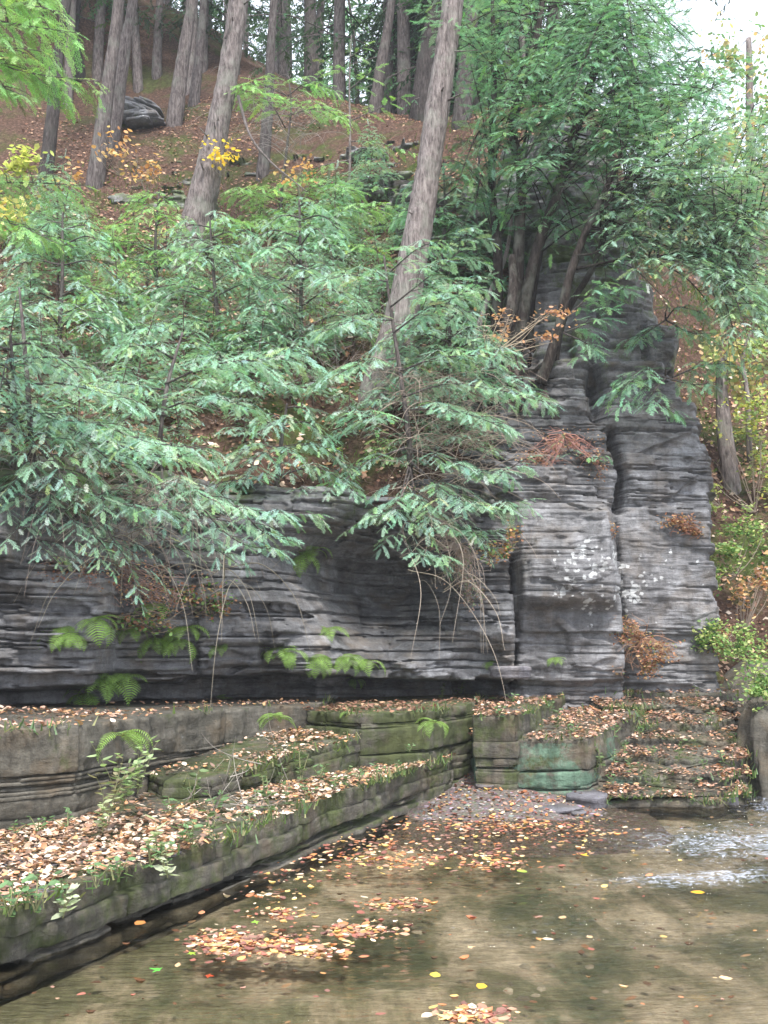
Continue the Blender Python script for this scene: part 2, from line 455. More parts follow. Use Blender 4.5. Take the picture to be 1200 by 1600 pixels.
CC = [  # cliff face control points: px, py, Y
    (-250, 1110, 8.2), (0, 1108, 8.9), (200, 1100, 9.9), (400, 1085, 10.7), (600, 1075, 11.3), (760, 1064, 11.7), (960, 1062, 12.0), (1100, 1062, 12.2),
    (-250, 900, 8.1), (0, 900, 8.9), (200, 900, 9.9), (370, 900, 10.25), (430, 950, 10.5), (520, 880, 12.3), (620, 880, 12.8), (560, 960, 12.4), (640, 960, 12.5), (700, 920, 12.3), (760, 990, 11.3), (800, 900, 11.75), (940, 900, 11.8), (1000, 900, 12.05), (1095, 900, 12.1),
    (300, 1030, 10.0), (520, 1010, 11.1), (640, 1040, 11.2),
    (-250, 770, 8.4), (0, 770, 9.3), (200, 780, 10.3), (400, 785, 10.9), (460, 800, 10.9), (520, 790, 11.2), (600, 790, 11.5), (700, 780, 11.8), (800, 780, 12.0), (900, 780, 12.1), (1000, 780, 12.3), (1095, 780, 12.4),
    (800, 680, 12.5), (900, 660, 12.6), (1000, 680, 12.5), (1090, 680, 12.6), (890, 560, 13.1), (970, 560, 13.0), (1050, 560, 13.3),
    (860, 450, 13.7), (960, 450, 13.8), (1020, 450, 14.2), (820, 330, 14.8), (900, 350, 14.4), (980, 350, 14.7),
    (850, 250, 15.6), (930, 250, 15.3), (790, 300, 17.2), (800, 400, 15.8), (860, 205, 16.3), (930, 210, 16.0),     (1000, 270, 15.2)]
cpn = np.array([atY(a, b, c) for a, b, c in CC])
# behind the slope the rock runs just under the soil
for px_, py_ in [(300, 735), (400, 735), (480, 740), (200, 735), (560, 735), (660, 230), (560, 380), (700, 250), (740, 260), (600, 520), (720, 500), (760, 420), (740, 580), (0, 620), (200, 620), (400, 620), (560, 640), (0, 450), (200, 450), (400, 450), (540, 480), (0, 250), (200, 250), (400, 250), (-200, 500), (-200, 250)]:
    d_ = ray(px_, py_); Ys = np.linspace(8, 45, 800); P_ = d_[None] * (Ys / d_[1])[:, None]; P_[:, 2] += CAMZ
    k_ = int(np.argmax(P_[:, 2] <= Graw(P_[:, 0], P_[:, 1]))); p_ = P_[k_].copy(); p_[1] += 0.55
    cpn = np.vstack([cpn, p_])
for px_, py_ in [(600, 300), (640, 350), (690, 400)]:
    d_ = ray(px_, py_); Ys = np.linspace(8, 45, 800); P_ = d_[None] * (Ys / d_[1])[:, None]; P_[:, 2] += CAMZ
    k_ = int(np.argmax(P_[:, 2] <= Graw(P_[:, 0], P_[:, 1]))); p_ = P_[k_].copy(); p_[1] -= 0.1
    cpn = np.vstack([cpn, p_])
Fraw = RBF(cpn[:, [0, 2]], cpn[:, 1], 0.25)
# plan line where the hillside soil begins (x, y)
LX = [-12, -5, -3.7, -2.7, -1.5, -0.3, 0.8, 1.4, 2.0, 3.2, 3.9, 4.1, 4.6, 12]
LY = [8.2, 8.8, 9.5, 10.5, 11.1, 11.6, 12.0, 12.5, 13.3, 14.6, 15.0, 12.6, 12.4, 12.0]
def tower_edge(Z):      # x of the cliff's right edge by height
    return np.interp(Z, [1.0, 2.5, 4.0, 4.6, 5.2, 6.2, 7.2, 8.4, 9.6, 10.5], [3.98, 3.98, 4.02, 4.0, 3.75, 3.85, 3.8, 3.85, 3.65, 3.3])
def top_of(X):
    return np.interp(X, [-12, -3.7, -1.5, 0.2, 1.0, 1.8, 2.4, 3.7, 5], [12, 12, 12, 12, 12, 11.2, 10.6, 10.2, 9])
_bt = np.cumsum(0.22 + 0.45 * rng.random(60)); _ft = np.cumsum(0.014 + 0.12 * rng.random(420)**2.6)
def cells(x, y, seed):
    """offset of the broken block a point lies in, and how near it is to the block's edge"""
    ix, iy = np.floor(x), np.floor(y); b1 = np.full(np.shape(x), 9.0); b2 = b1.copy(); v = b1 * 0
    for a in (-1, 0, 1):
        for c in (-1, 0, 1):
            cx, cy = ix + a, iy + c
            d = np.maximum(np.abs(cx + hsh(cx, cy, 1, seed) - x), np.abs(cy + hsh(cx, cy, 2, seed) - y) * 1.1)
            n = d < b1; b2 = np.where(n, b1, np.minimum(b2, d)); v = np.where(n, hsh(cx, cy, 3, seed), v); b1 = np.where(n, d, b1)
    return v - .5, b2 - b1
def strata(X, Z, seed=0):
    zz = Z + 0.05 * vn(X * 0.3, Z * 0.25, 0, 21) + 0.018 * vn(X * 1.3, Z * 0.8, 0, 22) + 0.03 * X + 3
    sheer = sstep(1.45, 1.6, X) * sstep(3.3, 3.0, Z) * sstep(1.25, 1.45, Z)
    c1, e1 = cells(X * 1.1 + .2 * vn(X * 2, Z * 3, 0, 2), zz * 1.9, 6)
    c2, e2 = cells(X * 2.6 + .15 * vn(X * 6, Z * 9, 0, 3), zz * 6.5, 7)
    o = 0.17 * c1 + 0.085 * c2 * (1 - .3 * sheer)
    fi = np.searchsorted(_ft, zz); fb = np.clip(fi, 1, 419)
    fl = np.floor((X + 0.03 * vn(Z * 9, fi, 0, 32) + 5 * hsh(fi, 1, 0, 8)) / (0.15 + 0.9 * hsh(fi, 2, 0, 8)))
    h = hsh(fi, fl, 1, 9)
    rag = np.clip(.45 + fbm(X * .8, Z * 1.2, 0, 71, 2), 0.1, 1) * (1 - .55 * sheer)
    o = o + rag * (0.05 * (h - .5) + np.where(h > .86, .10 * (hsh(fi, fl, 2, 9)), 0) - np.where(h < .07, .06, 0))
    dlo = zz - _ft[fb - 1]
    part = hsh(fi, np.floor(X * .8 + 3 * hsh(fi, 4, 0, 1)), 0, 12) > 0.62 + .2 * sheer
    return o + np.where((dlo < 0.014) & part, 0.08, 0)
_cb = np.cumsum(0.22 + 0.6 * rng.random(40))
def Fc(X, Z, detail=True):
    X = np.asarray(X, float); Z = np.asarray(Z, float)
    zz = Z + 0.04 * vn(X * 0.3, 1, 0, 81) + .03 * X
    bi = np.clip(np.searchsorted(_cb, zz), 1, 39); zlo, zhi = _cb[bi - 1], _cb[bi]
    w = 0.55 + 0.9 * hsh(bi, 5, 0, 82); of = w * hsh(bi, 6, 0, 83)
    Xw = X + .03 * vn(Z * 5, X * 0, 0, 84) + .012 * vn(Z * 19, X * 0, 0, 85)
    Xq = (np.floor((Xw + of) / w) + .5) * w - of
    low = Z < 3.25 + .1 * vn(X * 2, 0, 0, 86)
    Xq = np.where(low & (Xw > 1.53) & (Xw <= 2.83), 2.18, np.where(low & (Xw > 2.83), 3.4, np.where(low & (Xw > .85) & (Xw <= 1.53), 1.2, Xq)))
    Xq = np.where((X > 3.6) & ~low, X, Xq)
    Zq = .2 * Z + .8 * ((zlo + zhi) / 2 - .03 * X)
    a = Fraw(Xq, Zq); Y = a + np.where(low & (X > .85), .1, .35) * (Fraw(X, Zq) - a)
    hol = sstep(-2.2, -1.8, X) * sstep(1.0, .7, X) * sstep(3.6, 3.2, Z)
    Y = Y + .72 * hol * (Fraw(X, Z) - Y)
    ex = tower_edge(Z) + np.where(Z > 3.2, .4, .12) * (hsh(bi, 9, 0, 88) - .5) + 0.05 * vn(Z * 4, 0.3, 0, 41) + 0.08 * (hsh(np.floor(Z * 9), 0, 0, 42) - 0.5)
    Y = Y + 9.0 * sstep(0.0, 1.6, X - ex) + np.where(X > ex, 0.9 * (X - ex), 0)
    Z0 = 1.12 + 0.05 * vn(X * 1.5, 3, 0, 50)
    # undercut at the foot, deepest in the middle
    cave = np.interp(X, [-6, -3.5, -1.6, 0.9, 1.35, 1.6, 6], [0.5, 0.5, 1.1, 1.2, 0.5, 0.12, 0.1])
    lipz = np.interp(X, [-6, -3.4, -2.4, -1.2, 0.4, 1.2, 1.5, 6], [1.16, 1.16, 1.2, 1.22, 1.16, 1.14, 1.12, 1.12]) + 0.05 * (hsh(np.floor(X / 0.35), 0, 0, 77) - 0.5)
    Y = Y + cave * sstep(0.03, -0.05, Z - lipz)
    if detail:
        amp = np.interp(X, [-6, -1.0, 1.3, 1.6, 6], [1.5, 1.6, 1.2, 0.42, 0.42]) * np.interp(Z, [1, 3.0, 3.6, 12], [1.0, 1.0, 2.2, 3.0])
        Y = Y + strata(X, Z) * amp + 0.08 * fbm(X * 0.9, Z * 0.9, 0, 13, 3) + 0.035 * fbm(X * 2.2, Z * 3.0, 0, 14, 3) + 0.014 * fbm(X * 14, Z * 22, 0, 17, 2)
        # joints (vertical cracks)
        def joint(x0, w, d, z0, z1, wob=0.04):
            xc = x0 + wob * vn(Z * 2.2, x0, 0, 61) + 0.02 * (hsh(np.floor(Z * 11), 3, 0, 62) - 0.5)
            return d * np.exp(-((X - xc) / w)**2) * sstep(z0, z0 + 0.1, Z) * sstep(z1, z1 - 0.3, Z)
        Y = Y + joint(1.53, 0.028, 0.4, 1.0, 2.7) + joint(2.83, 0.03, 0.5, 1.5, 3.4) + joint(3.03, 0.05, 0.5, 3.1, 4.4, 0.16) + joint(2.86, 0.09, 0.5, 4.3, 5.4, 0.2)
        Y = Y + joint(0.2, 0.03, 0.15, 1.0, 1.4) + joint(0.75, 0.03, 0.2, 1.0, 1.35) + joint(-1.9, 0.03, 0.2, 1.2, 2.4)
        # the middle block stands a little proud of its neighbour, bulge left of the joint
        Y = Y - 0.22 * sstep(2.75, 2.62, X) * sstep(1.55, 1.62, X) * sstep(1.9, 2.1, Z) * sstep(3.3, 3.1, Z)
        Y = Y - 0.25 * sstep(0.0, 0.35, X - 1.0) * sstep(1.5, 1.42, X) * sstep(1.1, 1.3, Z) * sstep(2.1, 1.8, Z)
    return Y

# cliff sheet
xs = np.concatenate([np.arange(-6.5, 5.0, 0.03)])
zs = np.concatenate([np.arange(0.7, 5.0, 0.0135), np.arange(5.0, 12.6, 0.028)])
Xg, Zg = np.meshgrid(xs, zs)
Yg = Fc(Xg, Zg)
tp = top_of(Xg)
Zv = np.minimum(Zg, tp + 0.02 * (Zg - tp))
Yg = Yg + np.clip(Zg - tp, 0, 5) * 3
Vc = np.stack([Xg, Yg, Zv], -1).reshape(-1, 3)
nx = len(xs); nz = len(zs)
ii = (np.arange(nz - 1)[:, None] * nx + np.arange(nx - 1)[None]).ravel()
Fq = np.stack([ii, ii + 1, ii + nx + 1, ii + nx], -1)
# masks: moss, thickened high up to paint in the tower's shade; lichen
moss = 0.55 * sstep(3.8, 6.0, Zg) + 0.3 * (fbm(Xg * 0.8, Zg * 0.8, 0, 90, 3))
moss = moss + 0.55 * np.exp(-((Zg - 3.2) / 0.35)**2) * (Xg < 1.6) + 0.2 * (Xg < -1.5)
lich = 1.1 * np.exp(-((Xg - 2.5) / 0.9)**2 - ((Zg - 2.3) / 0.75)**2) + 0.5 * np.exp(-((Xg - 3.8) / 0.5)**2 - ((Zg - 2.5) / 0.8)**2) + 0.25 * np.exp(-((Xg + 1.5) / 0.6)**2 - ((Zg - 2.0) / 0.7)**2) + 0.3 * sstep(3.5, 5, Zg) - 0.15
lich = np.minimum(lich, .74); colc = np.stack([moss, lich, Zg * 0], -1).reshape(-1, 3)
cliff = obj('cliff', mesh('cliff', Vc, [Fq], np.clip(colc, 0, 1)), M['cliff'])
tag(cliff, 'tall layered grey shale cliff rising behind the stream ledges', 'cliff', kind='structure')

# hillside sheet
xs2 = np.concatenate([np.arange(-30, -7, 0.6), np.arange(-7, 9, 0.06), np.arange(9, 40, 0.7)])
ys2 = np.concatenate([np.arange(7.6, 20, 0.055), np.arange(20, 30, 0.1), np.arange(30, 90, 1.5)])
X2, Y2 = np.meshgrid(xs2, ys2)
Z2 = G(X2, Y2)
# small terraces and clods
Z2 = Z2 + np.where(Y2 < 30, 0.06 * fbm(X2 * 5, Y2 * 5, 0, 101, 3) + 0.10 * (np.floor(2 * (Z2 + fbm(X2 * .6, Y2 * .6, 0, 55, 2))) / 2 + 0.25 - (Z2 + fbm(X2 * .6, Y2 * .6, 0, 55, 2))), 0)
ly = np.interp(X2, LX, LY)
edge = Y2 - (ly + 0.12 * fbm(X2 * 2, 0, 0, 5, 3))
front = edge < 0.0
Z2 = Z2 - np.where(edge < 0.3, 0.35 * (1 - np.clip(edge / 0.3, 0, 1))**2, 0)
i2 = (np.arange(len(ys2) - 1)[:, None] * len(xs2) + np.arange(len(xs2) - 1)[None])
keep = ~(front[:-1, :-1] & front[1:, :-1] & front[:-1, 1:] & front[1:, 1:])
ii = i2[keep]
Fh = np.stack([ii, ii + 1, ii + len(xs2) + 1, ii + len(xs2)], -1)
hm = np.clip(1.0 + 0 * X2, 0, 1)
hm = np.where((X2 < -2) & (Z2 > 11), 0.75, hm)
Vh = np.stack([X2, Y2, Z2], -1).reshape(-1, 3)
# drop unused vertices
used = np.zeros(len(Vh), bool); used[Fh.ravel()] = True
mp = np.cumsum(used) - 1
hill = obj('hillside', mesh('hillside', Vh[used], [mp[Fh]], np.repeat(hm.reshape(-1, 1), 3, 1)[used], True), M['soil'])
tag(hill, 'steep wooded hillside of leaf litter and moss above the cliff', 'hillside', kind='structure')

# stream bed and water
xb = np.concatenate([[-80, -40, -20], np.arange(-8, 9, 0.08), [20, 40, 80]]); yb = np.concatenate([[-60, -20, -4], np.arange(0, 16, 0.08), [20, 40, 80, 200]])
XB, YB = np.meshgrid(xb, yb)
def bedz(x, y):
    d = -0.13 + 0.05 * fbm(x * 0.8, y * 1.2, 0, 200, 4)
    d = d - 0.09 * sstep(0.0, 0.05, (y - (5.05 + 0.12 * x + 0.1 * vn(x * 1.5, 0, 0, 3))) * -1) * (x < 0.4)
    return d
ZB = np.where((np.abs(XB) > 15) | (YB > 17) | (YB < -1), -0.16, bedz(XB, YB))
def grid_faces(nx, ny):
    i = (np.arange(ny - 1)[:, None] * nx + np.arange(nx - 1)[None]).ravel()
    return np.stack([i, i + 1, i + nx + 1, i + nx], -1)
bed = obj('stream_bed', mesh('stream_bed', np.stack([XB, YB, ZB], -1).reshape(-1, 3), [grid_faces(len(xb), len(yb))], None, True), M['bed'])
tag(bed, 'brown silty rock bed seen through the shallow stream', 'stream bed', kind='structure')
xw = np.concatenate([[-60, -20, -9], np.arange(-6, 7.5, 0.035), [12, 30, 60]]); yw = np.concatenate([[-40, -10], np.arange(1, 15, 0.025), [18, 30]])
XW, YW = np.meshgrid(xw, yw)
def foam(x, y):
    f = 1.0 * np.exp(-((x - 2.8) / 1.35)**2 - ((y - 8.2) / 1.0)**2) + 0.9 * np.exp(-((x - 3.9) / 0.7)**2 - ((y - 10.0) / 1.5)**2)
    f = f + 0.95 * np.exp(-((x - 2.0) / 0.85)**2 - ((y - 7.0 - 0.15 * (x - 2.0)) / 0.25)**2)
    f = f + 0.42 * np.exp(-((x - 0.7) / 1.0)**2 - ((y - 5.9) / 0.5)**2) + 0.3 * np.exp(-((x - 2.0) / 0.9)**2 - ((y - 5.7) / 0.6)**2)
    return np.clip(f, 0, 1)
FW = np.where((YW < 14.5) & (YW > 1.2), foam(XW, YW), 0)
inn = (YW < 14.5) & (YW > 1.2) & (np.abs(XW) < 8)
ZW = np.where(inn, 0.005 * fbm(XW * 3, YW * 5, 0, 300, 3) + FW * (0.055 * np.abs(fbm(XW * 2.2 + 0.5 * YW, YW * 5, 0, 301, 4)) + 0.02 * fbm(XW * 9, YW * 14, 0, 302, 2)), 0)
water = obj('stream', mesh('stream', np.stack([XW, YW, ZW], -1).reshape(-1, 3), [grid_faces(len(xw), len(yw))],
            np.stack([FW, 0.25 + FW * 0.9 + 0.3 * sstep(0.0, 2.5, XW), FW * 0], -1).reshape(-1, 3), True), M['water'])
tag(water, 'shallow clear brown stream with white riffles at the right', 'stream', kind='structure')

# ------------------------------------------------------------------ rock ledges
def inside(poly, x, y):
    x = np.asarray(x); y = np.asarray(y); r = np.zeros(x.shape, bool); n = len(poly)
    for i in range(n):
        x0, y0 = poly[i]; x1, y1 = poly[(i + 1) % n]
        c = ((y0 > y) != (y1 > y)) & (x < (x1 - x0) * (y - y0) / (y1 - y0 + 1e-12) + x0)
        r ^= c
    return r
LEDGES = {}
def ledge(key, pts, depth, label, seed=0, tk=(0.04, 0.12), ins=0.05, mossf=0.5, crust=None, name='rock_ledge', lic=0.0):
    """pts: (px,py,z) unprojected or ('w',x,y,z); a natural pile of beds with a stepped, broken face"""
    P = np.array([np.array(p[1:], float) if p[0] == 'w' else atZ(*p) for p in pts])
    A = np.hstack([P[:, :2], np.ones((len(P), 1))]); pl = np.linalg.lstsq(A, P[:, 2], rcond=None)[0]
    zf = lambda x, y: pl[0] * x + pl[1] * y + pl[2]
    ring = []
    for i in range(len(P)):
        a, b = P[i, :2], P[(i + 1) % len(P), :2]; n = max(1, int(np.linalg.norm(b - a) / 0.025))
        for k in range(n): ring.append(a + (b - a) * k / n)
    ring = np.array(ring)
    area = 0.5 * np.sum(ring[:, 0] * np.roll(ring[:, 1], -1) - ring[:, 1] * np.roll(ring[:, 0], -1))
    if area < 0: ring = ring[::-1]
    for _ in range(2): ring = (np.roll(ring, 1, 0) + 2 * ring + np.roll(ring, -1, 0)) / 4
    ring = ring + .045 * np.stack([fbm(ring[:, 0] * 1.7, ring[:, 1] * 1.7, seed, 801, 3), fbm(ring[:, 0] * 1.7, ring[:, 1] * 1.7, seed, 802, 3)], -1) + .02 * np.stack([vn(ring[:, 0] * 9, ring[:, 1] * 9, seed, 803), vn(ring[:, 0] * 9, ring[:, 1] * 9, seed, 804)], -1)
    Tn = np.roll(ring, -1, 0) - np.roll(ring, 1, 0)
    Nn = nrm(np.stack([-Tn[:, 1], Tn[:, 0]], -1))       # inward (ccw ring)
    L = np.concatenate([[0], np.cumsum(np.linalg.norm(np.diff(ring, axis=0), axis=1))])
    mb = MB(); r = np.random.default_rng(seed + 50); d = 0.0; k = 0
    zt = zf(ring[:, 0], ring[:, 1])
    while d < depth:
        th = min(depth - d + 0.001, tk[0] + (tk[1] - tk[0]) * r.random()**1.3)
        x, y = ring[:, 0], ring[:, 1]
        blk = np.floor((L + 3 * r.random() + 0.05 * vn(L * 9, k, 0, seed)) / (0.22 + 0.7 * r.random()))
        hb = hsh(blk, k, 0, seed)
        under = r.random() < 0.42 and k > 0
        if under: th = min(th, 0.022)
        off = ins * .25 * hb + np.where(hb > .8, ins * .9 * hsh(blk, k, 1, seed), 0) + ins * 0.7 * (fbm(x * 1.5, y * 1.5, d * 2, seed, 3) + .5) + (0 if k == 0 else .012 * r.random()) + (ins * (.3 + .9 * (vn(L * .8, k, 0, seed + 4) > -.1)) if under else 0)
        for qj in range(int(L[-1] / .9)):
            lj = (qj + hsh(qj, 0, 0, seed)) * .9
            if hsh(qj, k // 2, 1, seed) > .3: off = off + .045 * np.exp(-((L - lj - .03 * vn(d * 9, qj, 0, seed)) / .02)**2)
        if k == 0: off = off + .5 * ins * (fbm(x * 5, y * 5, 0, seed + 6, 3) + .4)
        rows = max(3, int(th / .022) + 2)
        prof = np.linspace(0, 1, rows); rings = []
        for q, u in enumerate(prof):
            bev = 0.006 if (u == 0 or u == 1) else 0.0
            oo = off + bev + 0.013 * fbm(x * 14, y * 14, (d + u * th) * 22, seed + 3, 3) + .02 * vn(x * 3.5, y * 3.5, (d + u * th) * 6, seed + 5)
            zz = zt - d - u * th - (0.0 if u == 0 and k == 0 else 0.014 * fbm(x * 2.5, y * 2.5, k, seed + 9, 3))
            rings.append(np.column_stack([ring + Nn * oo[:, None], zz + (0.012 * fbm(x * 6, y * 6, 0, seed + 8, 3) if k == 0 and u == 0 else 0)]))
        n = len(ring); V = np.vstack(rings)
        i = np.arange(rows - 1)[:, None] * n; j = np.arange(n)[None]; jn = (j + 1) % n
        Fs = np.stack([i + n + j, i + n + jn, i + jn, i + j], -1).reshape(-1, 4)
        mo = mossf - 0.35 * np.clip((V[:, 2] < 0.03), 0, 1)
        cr = np.zeros(len(V)) if crust is None else crust(V)
        mb.add(V, [Fs, np.array([list(range(n))])], np.stack([mo, cr * 0 + lic, cr], -1))
        d += th; k += 1
    o = mb.obj(name, M['ledge'])
    tag(o, label, 'rock ledge', kind='structure')
    LEDGES[key] = ([tuple(q) for q in ring], zf, ring)
    return o
lc = lambda cx, cz, rx, rz: (lambda V: np.exp(-((V[:, 0] - cx) / rx)**2 - ((V[:, 2] - cz) / rz)**2))
ledge('T', [(-150, 1500, .25), (0, 1440, .27), (140, 1388, .30), (280, 1335, .34), (370, 1298, .37), (500, 1243, .42), (600, 1212, .42), (694, 1189, .42), ('w', .75, 10.4, .42), ('w', -1.2, 11.3, .42), ('w', -4.8, 10, .36), ('w', -4.8, 3.6, .25)],
      .55, 'low mossy rock terrace covered with leaves, edged by a kerb-like drop', 1, (0.03, 0.15), 0.10, 0.62, lc(0, 0, .01, .01))
ledge('U', [('w', -4.9, 5.0, 1.04), (-150, 1140, 1.04), (0, 1134, 1.03), (130, 1137, .98), (250, 1127, .93), (400, 1109, .93), (500, 1101, .95), ('w', -0.6, 12.6, .95), ('w', -4.9, 12.2, 1.0)],
      .85, 'upper rock ledge with a tall stained face below the overhang', 2, (0.1, 0.5), 0.035, 0.3, lic=0.3)
ledge('M', [(243, 1222, .50), (330, 1221, .51), (440, 1194, .56), (510, 1168, .655), (592, 1140, .745), (660, 1128, .80), ('w', 0.6, 11.2, .83), ('w', -1.0, 11.8, .84), ('w', -2.6, 9.6, .6)],
      .6, 'middle rock ledge with bright leaves and a mossy front', 3, (0.06, 0.3), 0.05, 0.75)
ledge('N', [(560, 1121, .88), (600, 1115, .91), (680, 1110, .92), (748, 1098, .93), (752, 1080, .93), ('w', 1.3, 12.6, .94), ('w', -0.9, 12.6, .9), (470, 1108, .92)],
      1.2, 'shadowed mossy rock ledge running into the inner corner', 4, (0.06, 0.3), 0.05, 0.75)
ledge('A', [(738, 1119, .85), (815, 1119, .86), (852, 1100, .90), (890, 1084, .97), ('w', 2.4, 12.9, .99), ('w', .9, 12.9, .95), (742, 1085, .93)],
      1.1, 'small leafy rock platform against the cliff foot', 5, (0.05, 0.3), 0.05, 0.6)
ledge('B', [(737, 1150, .64), (800, 1157, .62), (930, 1158, .62), (968, 1135, .70), (1003, 1108, .83), ('w', 3.2, 12.8, .9), ('w', 1.0, 12.0, .75)],
      1.0, 'blocky rock platform with pale green lichen on its front', 6, (0.08, 0.4), 0.05, 0.5, lambda V: np.clip(.75 + 1.3 * fbm(V[:, 0] * 3, V[:, 1] * 3, V[:, 2] * 4, 9, 3), 0, 1) * (V[:, 1] < 10.9) * (V[:, 2] < .6))
for i in range(7):
    Yi = 9.95 + 0.33 * i; z = .13 + .148 * i
    xl = [1.95, 2.1, 2.2, 2.35, 2.5, 2.55, 2.3][i]; xr = [3.56, 3.7, 3.8, 3.92, 4.0, 4.1, 4.2][i]
    fr = [('w', xl - .2, Yi + .5, z + .1), ('w', xl - .1, Yi + .06, z - .04)]
    for f_ in (.08, .2, .3, .42, .5, .6, .7, .8, .9):
        fr.append(('w', xl + (xr - xl) * f_, Yi + .26 * (hsh(i, int(f_ * 100), 0, 3) - .5), z - .05 + .05 * (hsh(i, int(f_ * 100), 1, 3) - .5)))
    fr += [('w', xr, Yi + .05, z - .04), ('w', xr + .05, Yi + .62, z + .11), ('w', xl, Yi + .62, z + .11)]
    if i == 6: fr[-2] = ('w', xr + 0.2, 13.6, z + .12); fr[-1] = ('w', xl - .5, 13.6, z + .12); fr[0] = ('w', xl - .6, 12.2, z)
    ledge('S%d' % i, fr, z + .25 if i < 2 else .34, '%s step up from the water of the leafy rock stairs' % ordw(i), 10 + i, (0.02, 0.08), 0.07, 0.5, lc(2.3, .15, .3, .15) if i < 2 else None)

# gravel heap in the corner
xg = np.arange(-0.6, 2.6, 0.05); yg = np.arange(7.0, 11.6, 0.05)
XG, YG = np.meshgrid(xg, yg)
def heap(x, y):
    c = atZ(728, 1205, .25)
    d = np.hypot((x - c[0] - 0.25) / 1.0, (y - c[1] - 0.1) / 1.25)
    return 0.27 - 0.235 * d + 0.02 * d * d * (d < 2) + 0.03 * fbm(x * 3, y * 3, 0, 400, 3) + .012 * fbm(x * 14, y * 14, 0, 401, 2)
gr = obj('gravel_bar', mesh('gravel_bar', np.stack([XG, YG, heap(XG, YG)], -1).reshape(-1, 3), [grid_faces(len(xg), len(yg))], None, True), M['gravel'])
tag(gr, 'low bar of reddish gravel sloping from the rock corner into the water', 'gravel', kind='structure')

def slab(name, c, sx, sy, th, rz, tilt, seed, mat='slab', n=14, label=None, cat=None, group=None):
    r = np.random.default_rng(seed)
    th_ = np.sort(np.linspace(0, 2 * np.pi, n, endpoint=False) + r.uniform(-.15, .15, n))
    rad = 0.8 + 0.35 * r.random(n)
    # angular outline
    x = np.cos(th_) * rad * sx; y = np.sin(th_) * rad * sy
    V = []
    for k, (z, q) in enumerate([(-.5, .93), (-.3, 1.0), (0.05, .97), (0.1, 1.02), (.42, 1.0), (.5, .95)]):
        V.append(np.stack([x * q + 0.02 * sx * r.standard_normal(n), y * q + 0.02 * sy * r.standard_normal(n), np.full(n, z * th) + .04 * th * r.standard_normal(n)], -1))
    V = np.vstack(V)
    i = np.arange(5)[:, None] * n; j = np.arange(n)[None]; jn = (j + 1) % n
    Fs = np.stack([i + j, i + jn, i + n + jn, i + n + j], -1).reshape(-1, 4)
    cz, sz = math.cos(rz), math.sin(rz); cx, sx_ = math.cos(tilt), math.sin(tilt)
    R = np.array([[cz, -sz, 0], [sz, cz, 0], [0, 0, 1]]) @ np.array([[1, 0, 0], [0, cx, -sx_], [0, sx_, cx]])
    V = V @ R.T
    o = obj(name, mesh(name, V, [Fs, np.array([list(range(n))[::-1]]), np.array([[5 * n + q for q in range(n)]])], np.zeros((len(V), 3))), M[mat], None, [float(v) for v in c])
    return tag(o, label, cat, group)
for (px, py, z, sx, sy, th, rz, ti, lb) in [
        (872, 1266, .03, .2, .13, .05, .1, .1, 'largest flat grey slab lying half in the water before the rock block'),
        (905, 1272, .02, .09, .06, .04, .8, .05, 'small wet slab beside the largest flat slab'),
        (832, 1252, .05, .12, .07, .03, .4, -.2, 'thin grey slab just behind the largest flat slab'),
        (758, 1229, .17, .1, .05, .035, -.2, .15, 'dark narrow slab high on the gravel near the corner'),
        (806, 1234, .13, .07, .05, .07, .5, .9, 'upright dark stone wedge leaning on the gravel bar'),
        (790, 1245, .1, .07, .05, .03, .1, .1, 'small flat stone in the middle of the gravel bar'),
        (830, 1240, .09, .06, .05, .04, 1, .3, 'small grey stone by the foot of the lichen covered block'),
        (772, 1254, .08, .05, .04, .02, .1, .1, 'flake of slate low on the gravel bar'),
        (920, 1250, .07, .22, .2, .12, .3, .06, 'broad dark boulder slab under the left end of the rock stairs'),
        (965, 1253, .03, .2, .12, .09, -.1, 0, 'dark wet slab at the waterline before the rock stairs'),
        (1143, 1253, .03, .07, .08, .1, .2, 0, 'small dark stone at the right end of the waterline step'),
        (777, 1058, .1, .1, .05, .05, .2, 0, '')]:
    if lb: slab('slate_slab', atZ(px, py, z), sx, sy, th, rz, ti, int(px * 7 + py), label=lb, cat='stone', group='loose slabs at the water edge')
# fallen slab leaning under the cliff and flat block beside it
slab('slate_slab', atZ(772, 1048, 1.02) + np.array([0, .0, .12]), .26, .05, .06, 1.1, .2, 5, label='pale splinter of rock leaning against the cliff foot', cat='stone').rotation_euler = (0.2, -0.9, 0)
slab('slate_slab', atY(796, 1050, 11.3), .22, .15, .13, .1, 0, 6, label='squarish dark block lying on leaves at the cliff foot', cat='stone')
# bare flat slabs in the terrace
for k, (px, py, sx, sy) in enumerate([(60, 1352, .3, .12), (140, 1336, .2, .09), (170, 1352, .14, .06), (30, 1400, .18, .08), (235, 1345, .2, .06), (45, 1330, .1, .05)]):
    p = atZ(px, py, .3); zt = LEDGES['T'][1](p[0], p[1])
    slab('paving_slab', (p[0], p[1], zt - .002), sx, sy, .02, .15 * k, 0, 90 + k, label=['large bare grey slab set in the leafy terrace', 'long bare slab right of the largest terrace slab', 'small bare slab nearer the terrace kerb', 'bare slab nearest the left bottom of the terrace', 'narrow bare slab near the kerb weeds', 'smallest bare slab under the stained wall'][k], cat='stone', group='bare slabs in the terrace')
